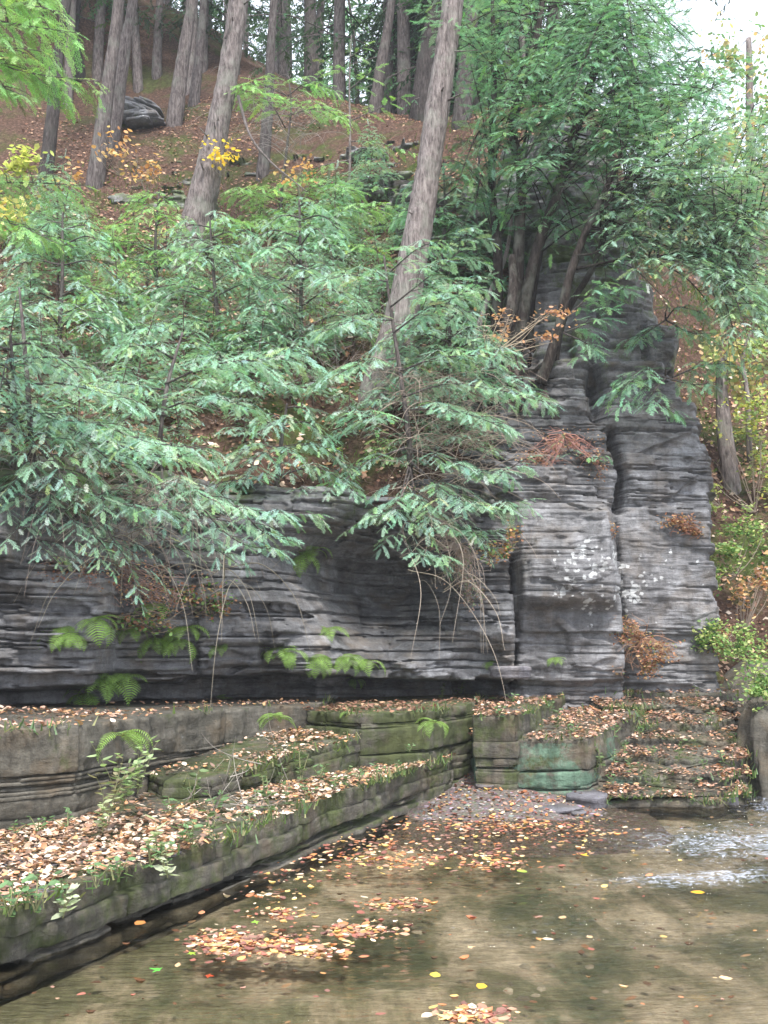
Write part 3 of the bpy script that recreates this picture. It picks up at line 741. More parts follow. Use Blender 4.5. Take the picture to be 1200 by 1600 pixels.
# rock buttress at the right edge
def lump(name, P, R, seed, mat, label, cat, seg=40, squash=1.0, flute=0.1, kind=None):
    mb = MB()
    P = resample(P, 0.04); n = len(P)
    th = np.linspace(0, 2 * np.pi, seg, endpoint=False)
    Rr = np.interp(np.linspace(0, 1, n), np.linspace(0, 1, len(R)), R)
    r = Rr[:, None] * (1 + flute * fbm(np.cos(th)[None] * 3, np.sin(th)[None] * 3, P[:, 2:3] * 0.8, seed, 3) + 0.1 * fbm(np.cos(th)[None] * 8, np.sin(th)[None] * 8, P[:, 2:3] * 5, seed + 1, 3))
    V = np.stack([P[:, 0:1] + r * np.cos(th)[None], P[:, 1:2] + r * squash * np.sin(th)[None], P[:, 2:3] + 0 * r], -1).reshape(-1, 3)
    i = np.arange(n - 1)[:, None] * seg; j = np.arange(seg)[None]; jn = (j + 1) % seg
    mb.add(V, [np.stack([i + j, i + jn, i + seg + jn, i + seg + j], -1).reshape(-1, 4), np.array([[(n - 1) * seg + q for q in range(seg)]])], np.array([.35, .2, 0]))
    o = mb.obj(name, M[mat], None, True); return tag(o, label, cat, kind=kind)
lump('boulder', [[4.75, 12.3, -.3], [4.75, 12.4, .5], [4.8, 12.6, 1.1], [4.9, 12.9, 1.35]], [.85, .8, .7, .3], 8, 'ledge', 'broad mossy bank rock behind the fluted boulder at the right edge', 'boulder', flute=.3)
lump('boulder', [[4.22, 10.9, -.2], [4.24, 10.95, .4], [4.28, 11.0, .85], [4.36, 11.2, 1.08]], [.42, .4, .36, .25], 3, 'ledge', 'fluted grey boulder at the right edge beside the rock stairs', 'boulder', flute=.5, seg=110)

# ------------------------------------------------------------------ fallen leaves
def leaf_template(fold=0.12, curl=0.1):
    xs_ = [0, .3, .68, 1.0]; hw = [0, .33, .27, 0]
    V = []
    for x, h in zip(xs_, hw):
        V.append([x - .5, 0, -fold * h + curl * (x - .5)**2 * 2])
    for x, h in zip(xs_[1:3], hw[1:3]):
        V.append([x - .5, h, fold * h + curl * (x - .5)**2 * 2]); V.append([x - .5, -h, fold * h + curl * (x - .5)**2 * 2])
    V = np.array(V)
    T = np.array([[0, 1, 4], [0, 5, 1], [3, 4 + 2, 2], [3, 2, 7]]); Q = np.array([[1, 2, 6, 4], [1, 5, 7, 2]])
    return V, [T, Q]
def maple_template():
    a = []
    tips = [(0, 1.0), (0.9, .72), (2.0, .5), (-0.9, .72), (-2.0, .5)]
    pts = []
    for th, r in sorted(tips):
        pts.append((th - .32, r * .45)); pts.append((th - .12, r * .8)); pts.append((th, r)); pts.append((th + .12, r * .8))
    pts.append((2.5, .25)); pts.append((math.pi, .12))
    V = [[0, 0, 0.04]] + [[.5 * math.cos(t) * r, .5 * math.sin(t) * r, 0.05 * math.cos(3 * t) * r] for t, r in pts]
    n = len(pts)
    return np.array(V), [np.array([[0, 1 + i, 1 + (i + 1) % n] for i in range(n)])]
LT = [leaf_template(.15, .1), leaf_template(.35, .4), leaf_template(-.2, -.15), maple_template()]
KITE = (np.array([[-.5, 0, 0], [0.05, .3, .1], [.5, 0, .02], [0.05, -.3, .08]]), [np.array([[0, 1, 2], [0, 2, 3]])])
PAL = {
    'pink': np.array([[.42, .25, .18], [.35, .2, .14], [.5, .34, .26], [.28, .15, .11], [.58, .44, .35], [.45, .22, .12], [.22, .13, .1], [.5, .3, .16]]),
    'dry': np.array([[.45, .29, .2], [.52, .35, .25], [.36, .21, .14], [.6, .44, .33], [.45, .22, .12], [.66, .52, .4], [.26, .15, .1], [.52, .29, .14], [.7, .58, .48], [.2, .13, .1]]),
    'wet': np.array([[.45, .18, .08], [.55, .26, .1], [.3, .11, .08], [.6, .4, .22], [.22, .09, .07], [.6, .42, .15], [.4, .24, .16], [.5, .2, .1], [.2, .1, .08], [.28, .16, .12], [.62, .5, .36]]),
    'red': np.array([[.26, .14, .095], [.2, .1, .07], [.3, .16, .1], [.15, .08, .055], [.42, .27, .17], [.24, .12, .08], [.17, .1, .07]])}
def put_leaves(mb, P, size, pal, tilt=0.3, simple=False, normal=None, maple=0.12):
    n = len(P)
    if n == 0: return
    K = PAL[pal][rng.integers(0, len(PAL[pal]), n)] * rng.uniform(.7, 1.15, (n, 1))
    az = rng.uniform(0, 2 * np.pi, n)
    N_ = (normal if normal is not None else np.tile([0, 0, 1.0], (n, 1))) + tilt * rng.standard_normal((n, 3))
    N_ = nrm(N_)
    d = np.stack([np.cos(az), np.sin(az), 0 * az], -1); d = nrm(d - N_ * (d * N_).sum(-1, keepdims=True))
    R = basis(d, N_)
    sc = size * (.45 + 1.1 * rng.random(n)**1.4)
    if simple: mb.inst(KITE[0], KITE[1], P, R, sc, K); return
    w = rng.random(n); ids = np.where(w < maple, 3, np.where(w < .5, 0, np.where(w < .8, 1, 2)))
    for q in range(4):
        k = ids == q
        if k.any(): mb.inst(LT[q][0], LT[q][1], P[k], R[k], sc[k] * (1.35 if q == 3 else 1), K[k])
def scatter_poly(key, n, dens=None, zoff=0.012, clump=1.2, edge_in=0.0):
    poly, zf, ring = LEDGES[key]
    lo = ring.min(0); hi = ring.max(0)
    P = rng.uniform(lo, hi, (int(n * 3.5), 2))
    k = inside(poly, P[:, 0], P[:, 1])
    if clump: k &= (fbm(P[:, 0] * 1.3, P[:, 1] * 1.3, 0, 77, 3) * clump + 0.5 + 0.3 * fbm(P[:, 0] * 5, P[:, 1] * 5, 0, 78, 2)) > rng.random(len(P))
    if dens is not None: k &= dens(P[:, 0], P[:, 1]) > rng.random(len(P))
    P = P[k][:n]
    return np.column_stack([P, zf(P[:, 0], P[:, 1]) + zoff + 0.02 * rng.random(len(P))])
def vis(P, m=60):
    px, py = pix(P.T)
    return P[(px > -m) & (px < 1200 + m) & (py > -m) & (py < 1600 + m)]
mb = MB()
def other_z(P, skip):
    ok = np.ones(len(P), bool)
    for k2, (poly, zf, ring) in LEDGES.items():
        if k2 == skip: continue
        ins_ = inside(poly, P[:, 0], P[:, 1]) & (zf(P[:, 0], P[:, 1]) > P[:, 2] + 0.01)
        ok &= ~ins_
    return P[ok]
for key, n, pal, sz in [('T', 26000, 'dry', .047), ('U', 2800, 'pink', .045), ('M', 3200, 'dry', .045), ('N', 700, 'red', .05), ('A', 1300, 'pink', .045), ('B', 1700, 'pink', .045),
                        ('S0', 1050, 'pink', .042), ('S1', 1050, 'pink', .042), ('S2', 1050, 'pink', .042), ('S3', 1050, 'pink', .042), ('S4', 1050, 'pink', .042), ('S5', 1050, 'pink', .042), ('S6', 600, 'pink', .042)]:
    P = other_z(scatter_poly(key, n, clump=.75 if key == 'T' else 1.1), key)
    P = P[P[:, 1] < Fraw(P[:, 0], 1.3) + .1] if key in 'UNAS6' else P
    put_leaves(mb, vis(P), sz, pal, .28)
BITS = np.array([[.16, .09, .06], [.22, .13, .08], [.1, .065, .05], [.3, .19, .12], [.13, .1, .06]])
for key, n in [('T', 30000), ('U', 3000), ('M', 5000), ('N', 1500), ('A', 2500), ('B', 3500)] + [('S%d' % q, 2200) for q in range(7)]:
    P = vis(other_z(scatter_poly(key, n, clump=.6, zoff=.004), key)); n = len(P); az = rng.uniform(0, 6.28, n)
    mb.inst(KITE[0] * [1, .45, .6], KITE[1], P, basis(np.stack([np.cos(az), np.sin(az), 0 * az], -1), np.array([0, 0, 1.0]) + .3 * rng.standard_normal((n, 3))), rng.uniform(.018, .05, n), BITS[rng.integers(0, 5, n)] * rng.uniform(.6, 1.3, (n, 1)))
# corner heap leaves
P = rng.uniform([-.4, 7.2], [2.5, 11.4], (9000, 2)); hz = heap(P[:, 0], P[:, 1]); k = (hz > -0.0) & (rng.random(len(P)) < .25 + .9 * hz / .3)
P = other_z(np.column_stack([P[k], hz[k] + .012]), '')
put_leaves(mb, P[::2], .042, 'wet', .3); put_leaves(mb, P[1::4], .04, 'red', .3)
o = mb.obj('fallen_leaves', M['litter'])
tag(o, 'orange and tan fallen leaves strewn over the rock ledges and gravel', 'leaves', kind='stuff')

chip = np.array([[1, .1, 0], [.2, .8, .1], [-.9, .4, 0], [-.6, -.7, .1], [.5, -.8, 0], [.75, .1, .5], [.15, .6, .6], [-.7, .3, .5], [-.45, -.5, .55], [.4, -.6, .5]]) * .5
cj = np.arange(5); cn = (cj + 1) % 5
mb = MB(); P = rng.uniform([-2, 4.2], [4, 9.8], (420, 2)); P = P[vn(P[:, 0] * 1.2, P[:, 1] * 1.2, 0, 640) > -.1]; n = len(P); az = rng.uniform(0, 6.28, n)
mb.inst(chip, [np.stack([cj, cn, cn + 5, cj + 5], -1), np.array([[5, 6, 7, 8, 9]])], np.column_stack([P, bedz(P[:, 0], P[:, 1])]), basis(np.stack([np.cos(az), np.sin(az), 0 * az], -1), np.array([0, 0, 1.0]) + .15 * rng.standard_normal((n, 3))), (.02 + .09 * rng.random(n)**3)[:, None] * np.array([1, .7, .4]), np.array([.2, .18, .15]) * rng.uniform(.4, 1.6, (n, 1)))
o = mb.obj('stream_pebbles', M['twig']); tag(o, 'small stones lying on the bed under the shallow water', 'pebbles', kind='stuff')
mb = MB(); P = rng.uniform([-.2, 8.0], [2.4, 11.2], (5200, 2)); hz = heap(P[:, 0], P[:, 1]); k = hz > -.05; P = other_z(np.column_stack([P[k], hz[k] - .003]), ''); n = len(P); az = rng.uniform(0, 6.28, n)
mb.inst(chip, [np.stack([cj, cn, cn + 5, cj + 5], -1), np.array([[5, 6, 7, 8, 9]])], P, basis(np.stack([np.cos(az), np.sin(az), 0 * az], -1), np.array([0, 0, 1.0]) + .25 * rng.standard_normal((n, 3))), (.018 + .05 * rng.random(n)**3)[:, None] * np.array([1, .7, .5]), np.array([.19, .165, .165]) * rng.uniform(.4, 1.6, (n, 1)) * (1 + .1 * rng.standard_normal((n, 3))))
o = mb.obj('gravel_chips', M['twig']); tag(o, 'grey and brown shale chips covering the gravel bar', 'gravel', kind='stuff')
# leaves on and in the water
mb = MB()
def wcl(px, py, rx, ry, n, size=.046, z=.012):
    a = rng.standard_normal((n, 2)) * 0.5
    pts = np.array([atZ(px + a_[0] * rx, py + a_[1] * ry, z) for a_ in a]); pts[:, 2] = z + .012 * rng.random(n)
    put_leaves(mb, pts, size, 'wet', .12)
for c in [(350, 1475, 60, 22, 260), (430, 1480, 90, 18, 240), (500, 1490, 60, 10, 90), (440, 1430, 50, 12, 90), (560, 1455, 70, 14, 150), (620, 1415, 60, 14, 120),
          (590, 1345, 160, 14, 150), (480, 1370, 120, 12, 70), (420, 1400, 60, 8, 40), (620, 1320, 200, 20, 150), (700, 1290, 260, 22, 240), (560, 1325, 120, 16, 90), (780, 1355, 80, 8, 70), (850, 1290, 100, 12, 110), (760, 1340, 60, 10, 50),
          (910, 1330, 14, 8, 16), (880, 1310, 50, 8, 24), (740, 1588, 55, 14, 130), (940, 1300, 80, 10, 50), (800, 1310, 160, 30, 90), (760, 1290, 130, 14, 120), (650, 1345, 120, 10, 60)]:
    wcl(*c)
P = np.column_stack([rng.uniform(-2.2, 4.5, 260), rng.uniform(4.2, 9.8, 260), np.full(260, .012)])
put_leaves(mb, other_z(P, ''), .045, 'wet', .08)
P = np.column_stack([rng.uniform(-2.2, 4.5, 500), rng.uniform(4.2, 9.8, 500), np.full(500, -.07)])
put_leaves(mb, other_z(P, ''), .045, 'red', .1)
o = mb.obj('floating_leaves', M['litter'])
tag(o, 'autumn leaves floating in rafts on the shallow stream', 'leaves', kind='stuff')
for px, py, sz, col, tpl, lb in [(300, 1489, .085, (.35, .55, .06), 3, 'yellow-green leaf at the left end of the leaf raft'), (248, 1515, .1, (.12, .5, .07), 3, 'bright green leaf floating left of the submerged rock edge'),
        (472, 1483, .1, (.8, .78, .4), 0, 'pale yellow leaf on top of the leaf raft'), (400, 1440, .09, (.3, .55, .08), 3, 'green leaf beside a small bunch of brown leaves'), (752, 1542, .075, (.85, .55, .06), 0, 'yellow leaf alone on the water below the ripples'),
        (326, 1524, .08, (.55, .08, .03), 3, 'dark red leaf lying by the submerged rock edge'), (816, 1362, .09, (.4, .55, .1), 0, 'green and yellow leaf beyond the riffle'), (1090, 1395, .09, (.85, .45, .04), 0, 'orange leaf at the front of the white riffle'),
        (912, 1336, .12, (.8, .45, .06), 3, 'curled orange leaf standing on the water left of the riffle'), (680, 1524, .08, (.75, .6, .1), 0, 'golden leaf on the water in the lower middle'), (218, 1443, .09, (.6, .25, .08), 0, 'orange leaf lying against the foot of the kerb'), (700, 1590, .12, (.85, .75, .3), 3, 'cream yellow leaf on the raft at the bottom edge')]:
    mb = MB(); mb.inst(LT[tpl][0], LT[tpl][1], np.zeros((1, 3)), basis(np.array([[math.cos(px), math.sin(px), 0]]), np.array([[.08, -.1, 1]])), np.array([sz]), np.array(col))
    o = mb.obj('floating_leaf', M['leaf']); p = atZ(px, py, .03); o.location = [float(v) for v in p]; tag(o, lb, 'leaf', 'single leaves on the water')

# litter on the hillside
mb = MB()
def hill_pts(n, x0, x1, y0, y1):
    x = rng.uniform(x0, x1, n); y = rng.uniform(y0, y1, n)
    k = y > np.interp(x, LX, LY) + .1
    x, y = x[k], y[k]; P = np.column_stack([x, y, G(x, y) + .03])
    return vis(P)
e = .05
def hill_n(P):
    gx = (G(P[:, 0] + e, P[:, 1]) - G(P[:, 0] - e, P[:, 1])) / (2 * e); gy = (G(P[:, 0], P[:, 1] + e) - G(P[:, 0], P[:, 1] - e)) / (2 * e)
    return nrm(np.stack([-gx, -gy, np.ones(len(P))], -1))
P = hill_pts(42000, -8, 8, 9, 24)
k = vn(P[:, 0] * .9, P[:, 1] * .9, 0, 500) + .3 * rng.standard_normal(len(P)) > -.25
P = P[k]
put_leaves(mb, P, .065, 'red', .45, True, hill_n(P))
P2 = hill_pts(9000, -8, 8, 9, 18)
put_leaves(mb, P2, .08, 'dry', .45, True, hill_n(P2))
o = mb.obj('leaf_litter', M['litter']); tag(o, 'brown leaf litter covering the wooded hillside', 'leaf litter', kind='stuff')
# moss tufts
mb = MB()
blade = (np.array([[-.12, 0, 0], [.12, 0, 0], [.05, 0, .8], [-.03, .1, 1.0]]), [np.array([[0, 1, 2, 3]])])
P = hill_pts(30000, -8, 8, 9, 20); k = vn(P[:, 0] * .8, P[:, 1] * .8, 0, 520) + .25 * rng.standard_normal(len(P)) > .28; P = P[k]
n = len(P); az = rng.uniform(0, 6.28, n)
mb.inst(blade[0], blade[1], P, basis(np.stack([np.cos(az), np.sin(az), 0 * az], -1), nrm(hill_n(P) + .5 * rng.standard_normal((n, 3)))), rng.uniform(.04, .11, n), np.array([.1, .15, .03]) * rng.uniform(.5, 1.5, (n, 1)))
o = mb.obj('moss', M['leaf']); tag(o, 'tufts of green moss on the hillside soil', 'moss', kind='stuff')

# ------------------------------------------------------------------ hemlock foliage
def spray_template(ns, sub, seed, wsub=.022):
    """flat hemlock spray of unit length along +x; V, quads, tip factor"""
    r = np.random.default_rng(seed)
    V = []; K = []
    def strip(a, b, w, k0, k1, lift=0.0):
        a = np.array(a, float); b = np.array(b, float); d = b - a; p = np.array([-d[1], d[0], 0]) / (np.hypot(d[0], d[1]) + 1e-9) * w
        m = a + d * .55
        V.extend([a - p * .4, m - p, m + p, a + p * .4]); K.extend([k0, (k0 + k1) / 2, (k0 + k1) / 2, k0])
        V.extend([m - p, b - p * .25, b + p * .25, m + p]); K.extend([(k0 + k1) / 2, k1, k1, (k0 + k1) / 2])
    def zc(x, y): return -0.16 * x * x - 0.35 * y * y
    def finger(fn, L, seg, hw, k0, k1):
        """a needle-fringed twig: a strip whose edge saws in and out"""
        m = max(2, int(L / seg)); prev = None
        for j in range(m + 1):
            u = j / m; a = np.array(fn(u * L, 0)); b = np.array(fn(u * L, .01)); p = b - a; p[2] *= .5; p = p / (np.linalg.norm(p) + 1e-9)
            w = hw * (.45 if j == 0 else (.12 if j == m else (1.0 - .3 * u) * (.45 if j % 2 == 0 else 1.0) * r.uniform(.8, 1.15)))
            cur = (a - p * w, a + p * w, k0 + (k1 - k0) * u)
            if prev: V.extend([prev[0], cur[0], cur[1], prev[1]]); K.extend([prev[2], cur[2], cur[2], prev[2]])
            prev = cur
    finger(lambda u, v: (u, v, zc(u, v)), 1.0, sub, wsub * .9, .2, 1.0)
    for i in range(ns):
        s_ = (i + .5) / ns
        L = (.50 * (s_ + .12)**.6 * (1 - s_)**.7 + .05) * r.uniform(.65, 1.2)
        for sd in (-1, 1):
            x0 = s_ + sd * .3 / ns; an = sd * math.radians(r.uniform(40, 58)) * (1 - .25 * s_)
            dx, dy = math.cos(an), math.sin(an); tz = r.uniform(-.06, .03); cv = r.uniform(-.25, .1) * sd
            def pt(u, v=0, x0=x0, dx=dx, dy=dy, tz=tz, cv=cv, L=L):
                v = v + cv * u * u
                X = x0 + dx * u - dy * v; Y = dy * u + dx * v
                return (X, Y, zc(X, Y) + tz * u / (L + .01))
            finger(pt, L, sub, wsub, .35, .8 + .3 * s_)
            nf = int(L / .11)
            for j in range(nf):
                u0 = (j + .7) / (nf + .6) * L; l2 = (L - u0) * .45 + .035
                for s2 in (-1, 1):
                    if r.random() < .18: continue
                    ca, sa = math.cos(.75), math.sin(.75) * s2
                    finger(lambda u, v, u0=u0, ca=ca, sa=sa, pt=pt: pt(u0 + u * ca - v * sa, u * sa + v * ca), l2, sub, wsub * .85, .5, .9 + .25 * s_)
    V = np.array(V); n = len(V) // 4
    return V, [np.arange(n * 4).reshape(n, 4)], np.array(K)
SP_HI = [spray_template(11, .032, 1000 + i, .014) for i in range(5)]
SP_MD = [spray_template(10, .045, 1100 + i, .0155) for i in range(4)]
SP_LO = [spray_template(5, .11, 1200 + i, .04) for i in range(3)]
FCOL = {'blue': np.array([.33, .53, .43]), 'green': np.array([.29, .50, .21]), 'dark': np.array([.08, .145, .09]), 'mid': np.array([.23, .40, .29])}
class Fol:
    """collects sprays; colours are the needles' own"""
    def __init__(s, tpl, col, var=.22): s.t = tpl; s.c = FCOL[col] if isinstance(col, str) else np.array(col); s.v = var; s.P = []; s.D = []; s.U = []; s.S = []
    def add(s, p, d, up, sc): s.P.append(p); s.D.append(d); s.U.append(up); s.S.append(sc)
    def bough(s, pts, L0, spacing, droop, r, mb=None, K=None):
        """a main limb with side limbs fanning out flat, all carrying sprays"""
        Q = resample(pts, .05); T = nrm(np.gradient(Q, axis=0)); tot = np.linalg.norm(np.diff(Q, axis=0), axis=1).sum()
        s.limb(pts, L0 * .75, spacing, droop, r, start=.2)
        u = .22; sd = r.choice([-1, 1])
        while u < .93:
            i = int(u * (len(Q) - 1)); t = T[i]; h = np.array([t[0], t[1], 0]); h = h / (np.linalg.norm(h) + 1e-6) if np.linalg.norm(h) > .25 else np.array([.9, -.4, 0])
            d = nrm(h * .75 + np.array([-h[1], h[0], 0]) * sd * r.uniform(.7, 1.1) + np.array([0, 0, t[2] * .5]))
            l = min(.8, tot * .5) * (1 - u)**.6 * r.uniform(.6, 1.1) + .08
            E = [Q[i], Q[i] + d * l * .55 + [0, 0, .02], Q[i] + d * l + np.array([0, 0, -l * droop * r.uniform(.3, 1.2)])]
            if mb is not None: mb.tube(E, .005, .0015, 4, K, cap=False, step=.08)
            s.limb(E, L0 * .72, spacing * .9, droop, r, start=.1); sd = -sd; u += .13 / max(tot, .6) * r.uniform(.8, 1.5)
    def limb(s, pts, L0, spacing=.09, droop=.25, r=random, start=.15, two=True, prof=None, up=None):
        pts = resample(pts, .05); T = nrm(np.gradient(pts, axis=0))
        Ls = np.concatenate([[0], np.cumsum(np.linalg.norm(np.diff(pts, axis=0), axis=1))]); tot = Ls[-1]
        u = start * tot; sd = 1
        while u < tot:
            i = min(len(pts) - 1, int(np.searchsorted(Ls, u))); t = T[i]; f = u / tot
            h = np.array([t[0], t[1], 0]); h = h / (np.linalg.norm(h) + 1e-6) if np.linalg.norm(h) > .2 else np.array([r.uniform(-1, 1), r.uniform(-1, 1), 0])
            side = np.array([-h[1], h[0], 0]) * sd
            an = math.radians(r.uniform(40, 70))
            d = t * math.cos(an) + side * math.sin(an) + np.array([0, 0, -droop * r.uniform(.3, 1.5)])
            p_ = (1 - f)**.6 * (.5 + .5 * min(1, f * 3)) + .25 if prof is None else prof(f)
            upv = np.array([r.uniform(-.35, .35), r.uniform(-.35, .35), 1.0])
            s.add(pts[i], d, upv, L0 * p_ * r.uniform(.7, 1.2)); sd = -sd
            u += spacing * r.uniform(.6, 1.4) * (1 if two else 1.6)
        s.add(pts[-2], T[-1] + np.array([0, 0, -droop * .4]), np.array([0, 0, 1.0]), L0 * .65)
    def build(s, mb=None):
        mb = mb or MB()
        P = np.array(s.P); D = nrm(np.array(s.D)); U = np.array(s.U); Sc = np.array(s.S); n = len(P)
        R = basis(D, U); ids = rng.integers(0, len(s.t), n)
        K = s.c[None] * (1 + s.v * rng.standard_normal((n, 1))) * (1 + .08 * rng.standard_normal((n, 3)))
        fresh = (rng.random((n, 1)) < .22) * rng.random((n, 1))
        K = K * (1 + fresh * (np.array([1.12, 1.1, .55]) - 1))
        K = np.clip(K, .012, .6)
        tv = sc3 = np.stack([Sc, Sc * rng.uniform(.55, .9, n), Sc * rng.uniform(.5, 1.6, n)], -1)
        for q in range(len(s.t)):
            k = ids == q
            if not k.any(): continue
            tk = s.t[q][2]
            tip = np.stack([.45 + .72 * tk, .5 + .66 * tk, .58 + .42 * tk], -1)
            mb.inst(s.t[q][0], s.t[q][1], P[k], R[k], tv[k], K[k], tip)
        return mb

def sapling_mesh(h, seed, tpl, col, wide=.5, nb=34, low=.12, lean=0.1):
    r = random.Random(seed)
    tr = MB(); fo = Fol(tpl, col)
    top = np.array([r.uniform(-lean, lean) * h, r.uniform(-lean, lean) * h, h])
    mid = top * .5 + np.array([r.uniform(-.06, .06), r.uniform(-.06, .06), 0]) * h
    P = resample([np.array([0, 0, -.1]), mid, top], .06)
    tr.tube(P, .012 * h**.8 + .004, .003, 7, np.array([.55, .45, .4]))
    for i in range(nb):
        f = low + (1 - low) * (i + r.random()) / nb
        p = P[min(len(P) - 1, int(f * (len(P) - 1)))]
        az = i * 2.4 + r.uniform(-.5, .5); L = h * wide * (1 - f)**.7 * r.uniform(.6, 1.15) + .08
        d = np.array([math.cos(az), math.sin(az), 0])
        e_ = p + d * L + np.array([0, 0, L * r.uniform(-.3, .1)])
        m_ = p + d * L * .5 + np.array([0, 0, L * r.uniform(.02, .16)])
        q = resample([p, m_, e_], .05)
        tr.tube(q, .003 + .004 * L, .0015, 4, np.array([.5, .42, .36]), cap=False)
        if L > .3: fo.bough(q, min(.32, L * .5), .06, .15, r, tr, np.array([.5, .42, .36]))
        else: fo.add(p, e_ - p, np.array([r.uniform(-.2, .2), r.uniform(-.2, .2), 1]), L * 1.1)
    fo.add(P[-3], np.array([.3, .2, 1.0]), np.array([1.0, 0, .3]), .15 * h**.5)
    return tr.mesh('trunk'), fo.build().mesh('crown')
SAP = []
for i, (h, c, w, nb) in enumerate([(1.1, 'blue', .5, 26), (1.5, 'blue', .5, 32), (1.9, 'mid', .42, 38), (.8, 'green', .55, 20), (1.4, 'green', .5, 30), (2.4, 'blue', .36, 44)]):
    tr, cr = sapling_mesh(h, 40 + i, SP_HI if h < 1.2 else SP_MD, c, w, nb)
    tr.materials.append(M['bark']); cr.materials.append(M['foliage']); SAP.append((h, tr, cr))
def place_sap(i, p, sc, rz, name='hemlock_sapling', tilt=(0, 0)):
    h, tr, cr = SAP[i]
    t = thing(name, None, None, p); t.rotation_euler = (tilt[0], tilt[1], rz); t.scale = (sc, sc, sc)
    obj('trunk', tr, None, t); obj('crown', cr, None, t)
    return t
saps = []
SPTS = [  # px, py of the foot, kind, scale
    (90, 470, 2, 1.0), (30, 560, 1, 1.0), (170, 520, 4, 1.0), (60, 640, 0, 1.1), (175, 600, 2, .9), (230, 470, 1, .9), (275, 540, 2, 1.0), (140, 395, 4, 1.0), (205, 400, 3, 1.2),
    (70, 345, 0, 1.0), (330, 470, 0, 1.2), (215, 660, 1, 1.0), (300, 640, 1, 1.05), (360, 600, 2, .9), (390, 640, 1, .9), (420, 520, 0, 1.2), (360, 420, 4, .8), (400, 360, 3, 1.3),
    (460, 440, 1, 1.0), (520, 480, 0, 1.3), (450, 570, 1, .95), (490, 640, 0, 1.15), (385, 690, 0, .8), (550, 560, 1, .85), (480, 380, 4, 1.0), (440, 350, 3, 1.3), (530, 380, 1, 1.0), (600, 500, 2, .8),
    (560, 690, 0, .9), (640, 660, 1, .9), (690, 640, 0, 1.2), (650, 740, 0, 1.0), (710, 720, 1, .8), (600, 730, 3, .7), (750, 640, 0, 1.0), (15, 400, 4, 1.1), (260, 420, 3, 1.3),
    (110, 560, 3, 1.1), (320, 560, 3, 1.2), (500, 530, 3, 1.0), (20, 690, 1, 1.0), (120, 710, 0, 1.0), (190, 735, 1, .8), (275, 745, 0, .9), (675, 560, 1, 1.0), (720, 560, 0, 1.1), (540, 420, 5, .9), (570, 330, 5, .8), (100, 420, 5, .8)]
rs = random.Random(4)
for _ in range(0):
    SPTS.append((rs.uniform(0, 600), rs.uniform(330, 720), rs.choice([0, 1, 2, 3, 4, 0, 1, 5]), rs.uniform(.6, 1.0)))
for _ in range(12):
    SPTS.append((rs.uniform(600, 760), rs.uniform(360, 700), rs.choice([0, 1, 3]), rs.uniform(.6, .9)))
for px, py, k, sc in SPTS:
    p = hit(px, py); saps.append(place_sap(k, p, sc * rs.uniform(.85, 1.1), rs.uniform(0, 6.28), tilt=(rs.uniform(-.02, .16), rs.uniform(-.1, .12))))
label_row(saps, 'young feathery hemlock on the mossy slope, {} from the left among the saplings', 'sapling', 'hemlock saplings on the slope')

# ------------------------------------------------------------------ trees built limb by limb
def tree(name, label, cat, group, stems, limbs, tpl, col, mat='bark', L0=.35, spacing=.1, droop=.25, var=.22, tint=1.0, stubs=0, seed=0, base=None, crown=True, bough=False):
    """stems: list of (points, r0, r1); limbs: list of (points, r0, foliage?)"""
    p0 = np.asarray(stems[0][0][0], float) if base is None else np.asarray(base, float)
    t = thing(name, label, cat, p0, group)
    r = random.Random(seed)
    mb = MB()
    for P, r0, r1 in stems:
        P = np.asarray(P, float) - p0
        mb.tube(P, r0 if np.ndim(r0) else [r0 * 1.35, r0, (r0 * .6 + r1 * .4), r1], r1, 20 if np.max(r0) > .08 else 10, np.ones(3) * tint, .12, seed, step=.06)
    for k in range(stubs):
        P = resample(np.asarray(stems[0][0], float) - p0, .06); i = r.randrange(int(len(P) * .15), int(len(P) * .8)); az = r.uniform(-2.4, -.6)
        d = np.array([math.cos(az), math.sin(az), r.uniform(-.1, .3)]); r_ = np.max(stems[0][1]) * .75
        mb.tube([P[i] + d * r_ * .6, P[i] + d * (r_ + r.uniform(.04, .2))], .018, .008, 5, np.ones(3) * tint * .8)
    mb.obj('trunk', M[mat], t, True)
    fo = Fol(tpl, col, var)
    for P, r0, fol in limbs:
        P = np.asarray(P, float) - p0
        lb = MB(); lb.tube(P, r0, r0 * .25, 7, np.ones(3) * tint * .9, .08, seed, step=.06)
        if fol and bough: fo.bough(P, L0 * (fol if fol is not True else 1), spacing, droop, r, lb, np.ones(3) * tint * .8)
        elif fol: fo.limb(P, L0 * (fol if fol is not True else 1), spacing, droop, r)
        lb.obj('limb', M[mat], t, True)
    if fo.P and crown: fo.build().obj('crown', M['foliage'], t)
    return t
def pl(pts, Y, dY=0):
    """pixel polyline on a depth running from Y to Y+dY"""
    n = len(pts); return [atY(px, py, Y + dY * i / max(1, n - 1)) for i, (px, py) in enumerate(pts)]
def trunk_pts(pts, up=5.0):
    """pixel polyline of a trunk whose foot stands on the hillside; continues above the frame"""
    b = hit(*pts[0]); P = [b + np.array([0, 0.1, -.3])] + [atY(px, py, b[1]) for px, py in pts]
    d = nrm(P[-1] - P[-2]); d = nrm(d + np.array([0, 0, .6])); P.append(P[-1] + d * up * .5); P.append(P[-1] + d * up * .5 + np.array([0, 0, .3]))
    return P, b[1]
